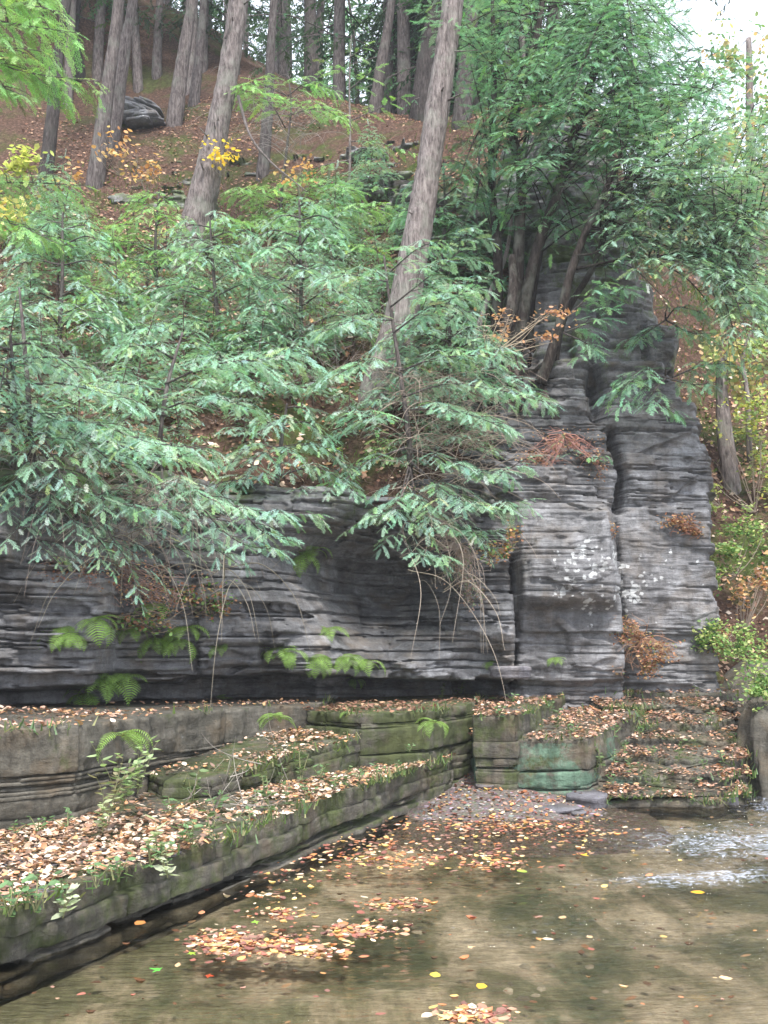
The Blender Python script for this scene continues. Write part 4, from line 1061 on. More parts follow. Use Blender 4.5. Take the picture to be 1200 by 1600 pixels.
def limbs_on(P, n, L, seed, f0=.3, f1=1.0, droop=-.15, rad=.012, az=None, fol=True):
    r = random.Random(seed); P = np.asarray(P); Q = resample(P, .1); out = []
    for i in range(n):
        f = f0 + (f1 - f0) * (i + r.random()) / n; p = Q[min(len(Q) - 1, int(f * (len(Q) - 1)))]
        a = r.uniform(0, 6.28) if az is None else r.uniform(*az); l = L * r.uniform(.6, 1.2) * (1.15 - .6 * f)
        d = np.array([math.cos(a), math.sin(a), 0])
        out.append(([p, p + d * l * .5 + np.array([0, 0, l * r.uniform(0, .15)]), p + d * l + np.array([0, 0, l * droop * r.uniform(.5, 1.6)])], rad * l, fol))
    return out
def R_(w, Y): return w / 2 / F0 * Y
# the two big leaning trunks
P, Y = trunk_pts([(290, 415), (312, 330), (340, 200), (362, 80), (376, -30)], 6)
r0 = R_(31, Y)
lm = limbs_on(P, 12, 2.6, 1, .72, 1.0)
lm.append((pl([(372, 150), (390, 210), (420, 250), (455, 280), (480, 300)], Y - .2, -.6), .03, False))
lm.append((pl([(352, 60), (358, 30), (345, -10)], Y - .2), .02, False))
tree('hemlock_tree', 'big pale leaning trunk left of centre with a dead crooked branch', 'tree', 'large hemlocks on the slope', [(P, [r0 * 1.9, r0 * 1.12, r0, r0 * .9, r0 * .6], r0 * .6)], lm, SP_MD, 'dark', stubs=12, seed=1, tint=.95)
P, Y = trunk_pts([(590, 620), (618, 530), (650, 380), (682, 180), (704, 30), (716, -80)], 6)
r0 = R_(34, Y)
lm = limbs_on(P, 12, 2.4, 2, .75, 1.0)
lm.append((pl([(700, 80), (725, 80), (748, 78)], Y - .1), .014, False))
tree('hemlock_tree', 'tall straight pale trunk in the centre leaning slightly right', 'tree', 'large hemlocks on the slope', [(P, [r0 * 1.9, r0 * 1.15, r0, r0 * .85, r0 * .6], r0 * .6)], lm, SP_MD, 'dark', stubs=16, seed=2, tint=1.08)
mid = [([(148, 290), (160, 200), (176, 80), (186, 0)], 24, .9, 'left trunk of the close pair on the upper slope'), ([(172, 240), (185, 150), (197, 60), (208, 0)], 22, 1.1, 'right trunk of the close pair on the upper slope'),
       ([(70, 285), (80, 200), (90, 100), (104, 0)], 20, .45, 'dark brown trunk leftmost on the upper slope'), ([(272, 195), (282, 120), (294, 40), (300, 0)], 22, 1.1, 'grey trunk just right of the small rock outcrop'),
       ([(303, 165), (312, 80), (318, 0)], 15, 1.1, 'slim grey trunk right of the outcrop trunk'), ([(216, 138), (212, 60), (210, 0)], 14, 1.2, 'thin pale trunk above the small rock outcrop'), ([(410, 275), (418, 180), (424, 60), (428, 0)], 17, .8, 'slim brown trunk right of the big left trunk'),
       ([(585, 175), (598, 90), (612, 0)], 18, .75, 'brown trunk near the crest left of the central trunk'), ([(658, 190), (668, 90), (682, 0)], 34, .45, 'thick dark furrowed trunk directly behind the central trunk'), ([(722, 190), (730, 90), (738, 0)], 26, .6, 'dark trunk at the cliff top right of the central trunk'),
       ([(245, 118), (247, 50), (250, 0)], 14, 1.2, 'straight purplish trunk on the crest behind the outcrop'), ([(120, 110), (112, 50), (118, 0)], 22, .35, 'leaning dark trunk on the crest behind the leftmost tree'), ([(495, 135), (498, 60), (502, 0)], 16, .9, 'grey trunk on the crest between the two big trunks'), ([(632, 140), (638, 60), (645, 0)], 12, .6, 'thin straight trunk on the crest left of the thick dark trunk')]
for i, (pts, w, tint, lb) in enumerate(mid):
    P, Y = trunk_pts(pts, 6); r0 = R_(w * .74, Y)
    tree('hemlock_tree', lb, 'tree', 'slim hemlocks standing on the upper slope', [(P, [r0 * 1.7, r0, r0 * .95, r0 * .6], r0 * .6)], limbs_on(P, 9, 2.4, 30 + i, .55, 1.0), SP_LO, 'dark', seed=60 + i, tint=tint * .72, L0=.7, spacing=.22)

# far trees along the crest: four kinds copied
def far_kind(seed, h, r0, low, tint, nl=26, L=2.4, col='dark'):
    r = random.Random(seed); P = [[0, 0, -.5], [r.uniform(-.1, .1), 0, h * .3], [r.uniform(-.4, .4), r.uniform(-.3, .3), h * .65], [r.uniform(-.6, .6), 0, h]]
    tr = MB(); tr.tube(P, [r0 * 1.3, r0, r0 * .7, r0 * .25], None, 9, np.ones(3) * tint, .1, seed, step=.25)
    fo = Fol(SP_LO, col, .3)
    for Q, rr, f in limbs_on(P, nl, L, seed, low, 1.0, rad=.01):
        tr.tube(Q, rr, rr * .3, 4, np.ones(3) * tint * .8, cap=False, step=.3); fo.limb(Q, .85, .26, .3, r)
    a = tr.mesh('trunk'); b = fo.build().mesh('crown'); a.materials.append(M['bark']); b.materials.append(M['foliage']); return a, b
FK = [far_kind(1, 11, .12, .18, .8), far_kind(2, 12, .16, .3, .55), far_kind(3, 10, .09, .12, 1.0, 30), far_kind(4, 11, .13, .4, .9), far_kind(5, 6, .07, .05, .6, 30, 1.7, 'mid')]
far = []
rs = random.Random(8)
for i in range(88):
    y = rs.uniform(25.5, 46); x = rs.uniform(-.44, .2) * y
    if i > 52: y = rs.uniform(23, 30); x = rs.uniform(.0, .16) * y
    p = np.array([x, y, float(G(x, y))]); k = rs.randrange(4) if i % 5 else 4
    t = thing('hemlock_tree', None, None, p); t.rotation_euler = (0, 0, rs.uniform(0, 6.28)); s_ = rs.uniform(.85, 1.2); t.scale = (s_, s_, s_)
    obj('trunk', FK[k][0], None, t); obj('crown', FK[k][1], None, t); far.append(t)
label_row(far, 'far hemlock in the dim wood beyond the crest, {} from the left', 'tree', 'far hemlocks beyond the crest')

# distant wood behind everything
mb = MB(); fo = Fol(SP_LO, 'dark', .35)
for i in range(4200):
    x = rs.uniform(-30, 16); y = rs.uniform(46, 54); z = float(20 + rs.uniform(-3, 14)) 
    fo.add(np.array([x, y, z]), np.array([rs.uniform(-1, 1), rs.uniform(-1, .3), rs.uniform(-.6, .2)]), np.array([rs.uniform(-.3, .3), rs.uniform(-1, .2), .8]), rs.uniform(1.5, 3.0))
for i in range(700):
    x = rs.uniform(12, 26); y = rs.uniform(38, 44); z = rs.uniform(8, 24) if rs.random() < .75 else rs.uniform(8, 34)
    if math.sin(x * 1.7 + z * .5) + math.sin(z * 1.1 - x * .6) > .9: continue
    fo.add(np.array([x, y, z]), np.array([rs.uniform(-1, 1), rs.uniform(-1, .3), rs.uniform(-.6, .2)]), np.array([rs.uniform(-.3, .3), rs.uniform(-1, .2), .8]), rs.uniform(1.2, 2.2))
o = fo.build(mb).obj('distant_wood', M['foliage']); tag(o, 'dark mass of distant hemlock wood behind the crest', 'wood', kind='stuff')

# thin young hemlock with bright sprays between the two big trunks
p = hit(545, 310, 8); Yp = p[1]
P = [p + [0, 0, -.2], atY(547, 220, Yp), atY(546, 130, Yp), atY(549, 55, Yp)]
tree('young_hemlock', 'slender young hemlock with bright green sprays between the two big trunks', 'tree', None, [(P, .022, .008)],
     [(pl(q, Yp, d), .012, 1.0) for q, d in [([(546, 250), (500, 260), (440, 285)], -1), ([(546, 220), (600, 225), (650, 240)], -.6), ([(546, 190), (590, 170), (630, 150)], -.6), ([(546, 180), (500, 165), (470, 170)], -.8), ([(546, 280), (590, 290), (640, 300)], -1), ([(546, 140), (570, 120), (590, 105)], -.4), ([(546, 120), (525, 105), (505, 95)], -.4), ([(546, 90), (560, 80), (572, 70)], -.3)]],
     SP_MD, 'green', L0=.45, spacing=.12, seed=70)

# near and middle hemlocks whose limbs reach across the slope and cliff
def hem(label, trunk, lims, col='blue', tpl=None, L0=.33, sp=.06, seed=0, name='hemlock_tree', r0=.028, mat='bark', tint=.6, droop=.22, var=.25, group=None, lr=.012):
    return tree(name, label, 'tree', group, [(trunk, r0, r0 * .4)], [(l[0], lr * (l[2] if len(l) > 2 else 1), l[1]) for l in lims], tpl or SP_HI, col, mat, L0 * 1.0, sp, droop, var, tint, seed=seed, bough=True)
b = hit(60, 740); 
hem('hemlock leaning off the cliff lip at lower left with pale drooping sprays', [b + [0, 0, -.2], atY(50, 700, 9.6), atY(40, 560, 9.7), atY(30, 450, 9.9)], [
    (pl([(48, 640), (110, 670), (160, 710), (200, 740)], 9.5, -.9), 1.0), (pl([(50, 660), (140, 660), (230, 690), (320, 702)], 9.5, -1.2), 1.15), (pl([(120, 675), (200, 700), (265, 715), (330, 695)], 9.2, -.9), .9),
    (pl([(50, 690), (120, 760), (200, 790), (290, 800)], 9.4, -.8), 1.0), (pl([(50, 600), (100, 600), (160, 615), (210, 640)], 9.6, -.8), 1.0), (pl([(45, 620), (20, 650), (-20, 690)], 9.6, -1), 1.1),
    (pl([(50, 700), (60, 760), (50, 830), (95, 885)], 9.4, -.6), .8), (pl([(50, 700), (20, 760), (-10, 820)], 9.4, -.5), .9), (pl([(50, 720), (100, 800), (160, 850), (180, 900)], 9.3, -.5), .75), (pl([(40, 560), (90, 560), (130, 590)], 9.7, -.7), .9), (pl([(160, 770), (170, 830), (200, 880), (225, 955)], 9.2, -.3), .6)], seed=101)
b = hit(255, 735)
hem('hemlock rooted above the dark cliff with long sprays pointing right', [b + [0, 0, -.2], atY(250, 690, 10.4), atY(262, 600, 10.5), atY(285, 520, 10.7)], [
    (pl([(255, 690), (300, 760), (360, 790), (430, 800), (505, 803)], 10.2, -.9), 1.1), (pl([(300, 760), (330, 810), (380, 850), (450, 860)], 10.0, -.7), .9), (pl([(250, 700), (260, 780), (300, 830), (370, 880)], 10.2, -.6), .9), (pl([(252, 700), (230, 770), (240, 830), (300, 870)], 10.1, -.5), .7),
    (pl([(255, 640), (320, 620), (400, 640)], 10.5, -.8), 1.1), (pl([(258, 600), (330, 570), (420, 560), (480, 545)], 10.5, -1.2), 1.2), (pl([(262, 610), (200, 600), (140, 590)], 10.5, -.8), 1.1), (pl([(270, 560), (230, 540), (180, 545)], 10.5, -.8), 1.0), (pl([(260, 650), (220, 640), (190, 660)], 10.4, -.6), .9), (pl([(255, 720), (180, 800), (150, 860), (130, 905)], 10.1, -.7), .7), (pl([(370, 790), (410, 830), (455, 845)], 9.7, -.3), .9)], seed=102)
b = hit(640, 740)
hem('hemlock at the centre of the cliff lip with layered pale sprays', [b + [0, 0, -.2], atY(640, 700, 11.6), atY(628, 600, 11.6), atY(610, 480, 11.9), atY(600, 400, 12.0)], [
    (pl([(630, 620), (700, 600), (780, 610), (850, 628)], 11.5, -.8), 1.0), (pl([(635, 660), (580, 650), (530, 640)], 11.5, -.9), 1.1), (pl([(632, 640), (690, 640), (740, 650), (790, 670)], 11.5, -.9), 1.1), (pl([(636, 700), (700, 720), (770, 740), (830, 712)], 11.5, -.8), 1.1),
    (pl([(640, 720), (700, 770), (760, 790), (835, 778)], 11.5, -.9), 1.15), (pl([(638, 730), (620, 790), (585, 810)], 11.5, -.7), 1.0), (pl([(640, 730), (660, 800), (720, 830), (780, 825)], 11.5, -.7), 1.0), (pl([(640, 740), (625, 800), (640, 860), (705, 872)], 11.4, -.7), 1.0), (pl([(625, 580), (680, 560), (740, 555), (800, 545)], 11.6, -.8), 1.0),
    (pl([(615, 520), (670, 480), (720, 460), (765, 430)], 11.7, -.8), 1.1), (pl([(610, 480), (660, 440), (710, 400), (750, 350)], 11.8, -.8), 1.0), (pl([(612, 500), (560, 500), (500, 520)], 11.8, -.9), 1.1), (pl([(605, 440), (550, 430), (500, 440)], 11.9, -.9), 1.1), (pl([(620, 560), (560, 570), (500, 600)], 11.7, -.9), 1.1), (pl([(604, 430), (650, 390), (690, 375)], 11.9, -.8), 1.0), (pl([(690, 790), (740, 830), (770, 880)], 11.2, -.2), .7), (pl([(632, 700), (580, 720), (520, 760), (455, 765)], 11.5, -.5), .8)], seed=103)
b = hit(440, 350)
hem('bushy hemlock right of the big left trunk with bright upper sprays', [b + [0, 0, -.2], atY(440, 300, b[1]), atY(446, 250, b[1]), atY(455, 170, b[1]), atY(452, 130, b[1])], [
    (pl([(446, 200), (420, 160), (370, 135)], b[1], -1.5), 1.2), (pl([(450, 180), (500, 170), (540, 190)], b[1], -1.3), 1.1), (pl([(450, 150), (400, 130), (370, 150)], b[1], -1.2), 1.0), (pl([(446, 320), (400, 300), (360, 295)], b[1], -1.5), 1.2), (pl([(446, 320), (500, 290), (560, 300)], b[1], -1.5), 1.2), (pl([(444, 330), (480, 350), (540, 350)], b[1], -1.7), 1.2), (pl([(450, 150), (480, 130), (520, 140)], b[1], -1), 1.0), (pl([(444, 350), (380, 350), (340, 340)], b[1], -2), 1.2), (pl([(444, 340), (520, 330), (620, 320)], b[1], -2), 1.3), (pl([(444, 370), (520, 380), (600, 390)], b[1], -2.5), 1.2)], 'green', SP_MD, .45, .11, seed=104)
def slope_hem(label, px, py, h, seed, col='blue', n=14, reach=1.3, lo=.15):
    r = random.Random(seed); b = hit(px, py); top = b + [r.uniform(-.3, .3), -.3, h]; Q = resample([b + [0, 0, -.2], (b + top) / 2 + [r.uniform(-.1, .1), 0, 0], top], .05); ls = []
    for i in range(n):
        f = lo + (1 - lo) * (i + r.random()) / n; p_ = Q[min(len(Q) - 1, int(f * (len(Q) - 1)))]; a = -math.pi / 2 + (i % 2 * 2 - 1) * r.uniform(.05, 1.75); l = reach * (1 - f)**.5 * r.uniform(.65, 1.15) + .15
        d = np.array([math.cos(a), math.sin(a), 0]); ls.append(([p_, p_ + d * l * .5 + [0, 0, .06 * l], p_ + d * l + [0, 0, -l * r.uniform(.15, .5)]], 1.05))
    return hem(label, Q, ls, col, SP_MD, .33, .075, seed)
slope_hem('tall feathery hemlock on the left slope above the leaning hemlock', 90, 560, 1.9, 501, 'blue', 13, 1.4)
slope_hem('bushy bright hemlock in the middle of the left slope', 250, 480, 1.8, 502, 'green', 11, 1.2)
slope_hem('wide spreading hemlock below the foot of the big left trunk', 350, 560, 2.0, 503, 'blue', 14, 1.5)
slope_hem('wide spreading hemlock between the two big trunks', 470, 560, 2.2, 504, 'blue', 14, 1.5)
slope_hem('low pale hemlock hanging off the mossy lip left of centre', 430, 760, .9, 506, 'blue', 10, 1.0)
slope_hem('pale hemlock at the foot of the central trunk, right side', 700, 640, 1.6, 507, 'blue', 16, 1.3)
slope_hem('low pale hemlock hanging off the lip at the far left', 20, 740, 1.3, 508, 'blue', 14, 1.3)
slope_hem('hemlock behind the central trunk with dim green sprays', 680, 480, 2.2, 509, 'mid', 16, 1.4)
# hemlock outside the left edge, its branches hang into view
hem('bright hemlock branches hanging in from the left edge', [[-5.2, 8.6, 3.0], [-5.1, 8.5, 6], [-5.0, 8.5, 9]], [
    (pl([(-330, 30), (-100, 20), (40, 40), (125, 52)], 8.3, -1.2), 1.1), (pl([(-330, 60), (-80, 70), (30, 110), (155, 128)], 8.3, -1.2), 1.1), (pl([(-330, -60), (-100, -40), (20, 0), (100, 20)], 8.3, -1.2), 1.1), (pl([(-300, 100), (-90, 90), (0, 75), (70, 80)], 8.2, -1), 1.0), (pl([(-320, 300), (-80, 290), (30, 285), (138, 290)], 8.6, -1), 1.0), (pl([(-320, 340), (-80, 330), (20, 350), (90, 380)], 8.6, -1), 1.0), (pl([(-320, -120), (-100, -80), (10, -40), (60, -20)], 8.3, -1.2), 1.1), (pl([(-320, 150), (-100, 120), (-20, 130), (40, 150)], 8.3, -1.2), 1.0)], 'green', SP_HI, .36, .07, seed=105, r0=.14, tint=.8)

# hemlock cluster on the cliff: dark stems and the great crown at the upper right
Yc = 13.2
def randlimbs(origins, targets, n, seed, Y0, Y1, r0=.02, fol=1.0, sag=30):
    r = random.Random(seed); out = []
    for i in range(n):
        k_ = r.randrange(max(1, len(origins) - 1)); u_ = r.random(); ox, oy, oY = [a_ + (b_ - a_) * u_ for a_, b_ in zip(origins[k_], origins[min(k_ + 1, len(origins) - 1)])]; tx, ty, rx, ry = targets[r.randrange(len(targets))]
        ex, ey = tx + r.uniform(-rx, rx), ty + r.uniform(-ry, ry); eY = r.uniform(Y0, Y1)
        ey = max(ey, oy - 260); ey = oy + (ey - oy) * .85 if ey > oy + 60 else ey
        mxp = ((ox + ex) / 2, (oy + ey) / 2 - r.uniform(.2, 1) * sag)
        out.append(([atY(ox, oy, oY), atY(mxp[0], mxp[1], (oY + eY) / 2), atY(ex, ey, eY)], r0 * r.uniform(.5, 1.1), fol))
    return out
def pmul(l): return [(a, b, c) for a, b, c in l]
L1 = [(pl([(842, 140), (900, 165), (1000, 172), (1090, 168)], Yc, .2), .022, .8), (pl([(850, 150), (820, 130), (760, 120)], Yc, -.5), .015, .8), (pl([(820, 200), (780, 175), (755, 150)], Yc, -.4), .014, .7)]
L1 += randlimbs([(812, 300, Yc), (806, 200, Yc), (835, 60, Yc), (850, 0, Yc), (855, -60, Yc)], [(780, 60, 90, 80), (900, 60, 110, 60), (1010, 60, 60, 60), (860, -40, 150, 40), (700, 20, 60, 40)], 40, 5, 12, 15, .014)
tree('hemlock_tree', 'dark upright stem on the cliff carrying foliage over the crest', 'tree', 'hemlocks clinging to the cliff', [([atY(806, 640, Yc), atY(806, 560, Yc), atY(810, 400, Yc), atY(814, 270, Yc), atY(802, 190, Yc), atY(838, 60, Yc), atY(855, -60, Yc)], R_(18, Yc), .03)], L1, SP_MD, 'mid', 'darkbark', .32, .12, .12, seed=201, bough=True, tint=.75)
L2 = [(pl([(840, 130), (900, 100), (960, 60)], Yc), .02, .8), (pl([(893, 230), (915, 200), (1000, 190), (1090, 200)], Yc, -.8), .02, .9), (pl([(895, 200), (960, 140), (1030, 130), (1110, 140)], Yc, -.5), .02, 1.0)]
L2 += randlimbs([(975, -50, Yc), (965, 0, Yc), (930, 110, Yc), (893, 220, Yc), (868, 310, Yc)], [(960, 170, 90, 60), (1060, 190, 90, 70), (1120, 130, 60, 60), (960, 100, 100, 60), (860, 220, 60, 50), (780, 180, 40, 60), (1130, 110, 60, 50), (1000, 240, 60, 50)], 60, 6, 11.5, 14, .014)
tree('hemlock_tree', 'dark leaning stem curving right above the cliff, crown at the top right', 'tree', 'hemlocks clinging to the cliff', [([atY(795, 640, Yc - .1), atY(812, 520, Yc - .1), atY(836, 400, Yc - .1), atY(868, 310, Yc), atY(893, 220, Yc), atY(930, 110, Yc), atY(965, 0, Yc), atY(985, -80, Yc)], R_(16, Yc), .03)], L2, SP_MD, 'mid', 'darkbark', .32, .12, .12, seed=202, bough=True, tint=.7)
Yd = 12.6
L3 = [(pl([(905, 380), (960, 310), (1030, 290), (1100, 270)], Yd, -.8), .022, .9), (pl([(895, 400), (940, 390), (1000, 330), (1060, 320)], Yd, -.8), .018, .6), (pl([(900, 420), (980, 405), (1090, 400), (1190, 430)], Yd, -.5), .02, .8), (pl([(960, 300), (1040, 330), (1110, 330), (1200, 350)], Yd, -.6), .018, .9),
      (pl([(1000, 300), (1060, 350), (1110, 400), (1150, 430)], Yd - .3, -.5), .015, .8), (pl([(950, 250), (1000, 255), (1050, 290), (1110, 370)], Yd - .2, -.5), .014, .7)]
L3 += randlimbs([(912, 370, Yd), (945, 300, Yd), (1030, 290, Yd - .3), (1100, 270, Yd - .6), (1190, 340, Yd - .8), (1110, 400, Yd - .6), (1000, 405, Yd - .3)], [(1120, 300, 90, 80), (1150, 420, 70, 70), (1180, 230, 50, 80), (1090, 440, 80, 50), (1180, 480, 50, 60), (1200, 350, 40, 100), (1060, 230, 60, 60), (1000, 130, 60, 60), (1150, 560, 60, 50), (1180, 520, 40, 60), (1150, 140, 60, 50), (1190, 250, 30, 80)], 80, 7, 10.8, 13, .012)
tree('hemlock_tree', 'arching dark stem reaching right with drooping blue-green sprays over the stream', 'tree', 'hemlocks clinging to the cliff', [([atY(845, 600, Yd + .2), atY(872, 520, Yd + .1), atY(888, 440, Yd), atY(912, 370, Yd), atY(945, 300, Yd), atY(975, 230, Yd - .2), atY(985, 160, Yd - .2)], R_(14, Yd), .02)], L3, SP_MD, (.3, .46, .37), 'darkbark', .32, .12, .14, seed=203, bough=True, tint=.7)
for i, (lb, st, w, org, tg) in enumerate([
    ('dark stem crossing the upper tower in front of the bare rock', [(838, 610), (828, 500), (842, 400), (866, 300), (905, 200), (925, 110)], 13, [(842, 400), (866, 300), (905, 200)], [(900, 330, 70, 60), (820, 300, 50, 60), (950, 280, 60, 60), (880, 420, 50, 40)]),
    ('dark stem rising at the left edge of the upper tower', [(775, 520), (778, 400), (768, 280), (772, 120), (768, -40)], 13, [(778, 400), (768, 280), (772, 150)], [(760, 300, 60, 60), (800, 220, 50, 60), (730, 200, 50, 60), (790, 130, 60, 50)]),
    ('leaning dark stem behind the arching one', [(862, 600), (880, 500), (925, 420), (955, 340), (1000, 240), (1040, 150)], 10, [(925, 420), (955, 340), (1000, 240)], [(980, 340, 60, 60), (930, 260, 60, 50), (1000, 430, 70, 40), (1040, 240, 50, 60)])]):
    Yk = 13.6 - .3 * i
    tree('hemlock_tree', lb, 'tree', 'hemlocks clinging to the cliff', [([atY(*q, Yk) for q in st], R_(w, Yk), .02)], randlimbs([(a, b_, Yk) for a, b_ in org], tg, 24, 250 + i, Yk - 1.2, Yk, .014), SP_MD, (.15, .27, .19), 'darkbark', .34, .13, .12, seed=250 + i, tint=.6)
tree('hemlock_tree', 'thin bare reddish stem slanting up left of the dark stems', 'tree', 'hemlocks clinging to the cliff', [([atY(736, 545, 13.3), atY(765, 460, 13.4), atY(790, 400, 13.5), atY(800, 340, 13.6)], .035, .02)], [(pl([(780, 420), (770, 380), (790, 320)], 13.5), .01, False)], SP_MD, 'mid', 'bark', seed=204, tint=1.1)
for i, (pts, w) in enumerate([([(690, 700), (740, 690), (770, 640), (800, 560)], 26), ([(812, 640), (806, 590), (812, 560)], 14), ([(870, 660), (850, 620), (845, 580)], 20), ([(745, 640), (770, 580), (800, 470), (800, 400)], 24)]):
    mbr = MB(); Pp = pl(pts, 12.6, .4); mbr.tube(np.array(Pp) - Pp[0], R_(w, 12.6), R_(w * .5, 12.6), 10, np.ones(3), .2, i, step=.06)
    o = mbr.obj('dead_tree', M['darkbark'], None, True); o.location = [float(v) for v in Pp[0]]
    tag(o, ['thick dark root creeping down from the stems to the rock', 'broken stub below the upright stem', 'gnarled root on the rock face right of the stems', 'rotten dark trunk behind the upright stems'][i], 'dead wood')
hem('dark young hemlock added over the shaded gully left of the upright stems', [atY(745, 470, 14.6), atY(742, 380, 14.7), atY(748, 260, 14.9), atY(752, 200, 15)], [  # dark foliage added to stand in for the gully's shaded recess
    (pl(q, 14.7, d), 1.2) for q, d in [([(745, 420), (700, 430), (670, 440)], -.6), ([(745, 400), (790, 390), (820, 400)], -.6), ([(745, 350), (700, 340), (690, 350)], -.5), ([(745, 340), (780, 330), (810, 320)], -.5), ([(747, 290), (720, 280), (700, 290)], -.5), ([(747, 280), (780, 270), (800, 250)], -.5), ([(750, 230), (730, 220), (715, 225)], -.4), ([(750, 220), (770, 210), (785, 215)], -.4), ([(745, 440), (770, 450), (790, 460)], -.7)]], 'dark', SP_MD, .4, .09, 210, 'young_hemlock', .03)
# sprays hanging on the cliff face
for i, (lb, ps) in enumerate([('hemlock tuft hanging on the rock below the arching stem', [[(880, 520), (930, 500), (960, 480)], [(880, 520), (920, 540), (900, 560)], [(880, 500), (940, 450), (985, 455)]]),
                              ('broad hemlock tuft spread over the right shoulder of the cliff', [[(1040, 590), (980, 600), (965, 640)], [(1040, 590), (1080, 600), (1110, 600)], [(1040, 590), (1020, 620), (1060, 650)], [(1040, 590), (1000, 580), (975, 610)], [(1050, 590), (1100, 570), (1150, 570)]]),
                              ('small hemlock seedling in a crack of the cliff', [[(905, 715), (930, 715), (945, 712)], [(905, 715), (890, 705), (880, 680)]]),
                              ('hemlock sprig leaning from the upper cliff edge on the right', [[(1040, 500), (1010, 520), (985, 540)], [(1040, 500), (1080, 520), (1120, 520)], [(1040, 500), (1060, 480), (1100, 490)]])]):
    Yq = 12.3 if i < 3 else 13
    hem(lb, [atY(*ps[0][0], Yq + .3), atY(ps[0][0][0], ps[0][0][1] - 12, Yq), atY(ps[0][0][0] + 3, ps[0][0][1] - 22, Yq - .1)], [(pl(q, Yq, -.4), 1.1) for q in ps], 'mid', SP_MD, .38 if i != 2 else .18, .08, 300 + i, 'hemlock_sapling', .012)

# ------------------------------------------------------------------ ferns
def fern_frond(L, seed, droop=.8):
    r = random.Random(seed); mb = MB()
    n = 17; s_ = np.linspace(0, 1, n + 1); ang = .6 - droop * 2.5 * s_
    P = np.zeros((n + 1, 3))
    for i in range(n): P[i + 1] = P[i] + np.array([math.cos(ang[i]), 0, math.sin(ang[i])]) * L / n
    mb.tube(P, .003, .001, 4, np.array([.14, .16, .04]), cap=False)
    V = []; 
    for i in range(3, n + 1):
        f = i / n; w = L * .26 * math.sin(min(1, (1 - f) * 1.6 + .05) * math.pi / 2) * (.55 + .45 * min(1, f * 3)) * r.uniform(.85, 1.1)
        t = nrm(P[i] - P[i - 1]); up = np.array([-t[2], 0, t[0]])
        for sd in (-1, 1):
            d = np.array([0, sd, 0]) * .95 + t * .3 - up * .12; d = nrm(d); q = t
            a = P[i]; hw = L / n * .27
            m1 = a + d * w * .5; e_ = a + d * w + np.array([0, 0, -.08 * w])
            V += [a - q * hw * .8, m1 - q * hw, m1 + q * hw, a + q * hw * .8, m1 - q * hw, e_ - q * hw * .15, e_ + q * hw * .15, m1 + q * hw]
    V = np.array(V); k = np.random.default_rng(seed).uniform(.8, 1.2, (len(V) // 8, 1)).repeat(8, 0)
    mb.add(V, [np.arange(len(V)).reshape(-1, 4)], np.array([.2, .32, .08]) * k)
    me = mb.mesh('frond'); me.materials.append(M['leaf']); return me
FR = [fern_frond(.42, 1, .75), fern_frond(.36, 2, .95), fern_frond(.3, 3, .6), fern_frond(.46, 4, 1.05)]
rf = random.Random(3)
def fern(p, n, sc, out, fmt=None):
    t = thing('fern', None, None, p)
    for i in range(n + 5):
        o = obj('frond', FR[rf.randrange(4)], None, t)
        a = -math.pi / 2 + rf.uniform(-1.5, 1.5) if out else rf.uniform(0, 6.28)
        o.rotation_euler = (rf.uniform(-.3, .3), rf.uniform(-.3, .5), a); q = sc * rf.uniform(.7, 1.1); o.scale = (q, q, q)
    return t
FERNS = [(95, 985, 5, .9), (150, 970, 6, .9), (205, 985, 6, .9), (245, 1000, 5, .8), (290, 985, 6, .9), (160, 1065, 8, 1.1), (130, 1085, 6, .9), (195, 1060, 6, .9), (345, 1010, 3, .6), (345, 1092, 5, .7), (430, 1015, 5, .9), (455, 1020, 4, .8),
         (490, 1030, 6, .9), (515, 985, 4, .7), (545, 1028, 5, .8), (575, 1035, 4, .7), (470, 870, 6, .85), (490, 862, 5, .8), (430, 1110, 5, .8), (190, 1140, 6, .9), (555, 1062, 3, .6), (870, 1030, 3, .5), (765, 1035, 3, .4), (280, 1000, 4, .8), (110, 995, 4, .8), (240, 950, 4, .8)]
fl = []
for px, py, n, sc in FERNS:
    d = ray(px, py); Ys = np.linspace(8, 13, 500); Pq = d[None] * (Ys / d[1])[:, None]; Pq[:, 2] += CAMZ
    k = np.argmax(Ys > Fc(Pq[:, 0], Pq[:, 2]) - .03); p = Pq[k]
    fl.append(fern(p, n, sc * .95, True))
label_row(fl, 'green fern drooping from the shaded rock, {} from the left of the cliff ferns', 'fern', 'ferns rooted in the cliff cracks')
fl = []
for px, py, z, n, sc in [(190, 1150, .96, 5, .8), (432, 1122, .93, 5, .7), (680, 1130, .86, 6, .6), (830, 1075, .9, 4, .5), (545, 1115, .9, 3, .35), (900, 1095, .85, 5, .5), (1075, 1075, .95, 4, .45), (770, 1095, .9, 4, .5), (225, 1190, .5, 3, .6)]:
    fl.append(fern(atZ(px, py, z), n, sc, False))
label_row(fl, 'small fern growing on the rock ledges, {} from the left of the ledge ferns', 'fern', 'ferns on the ledges')

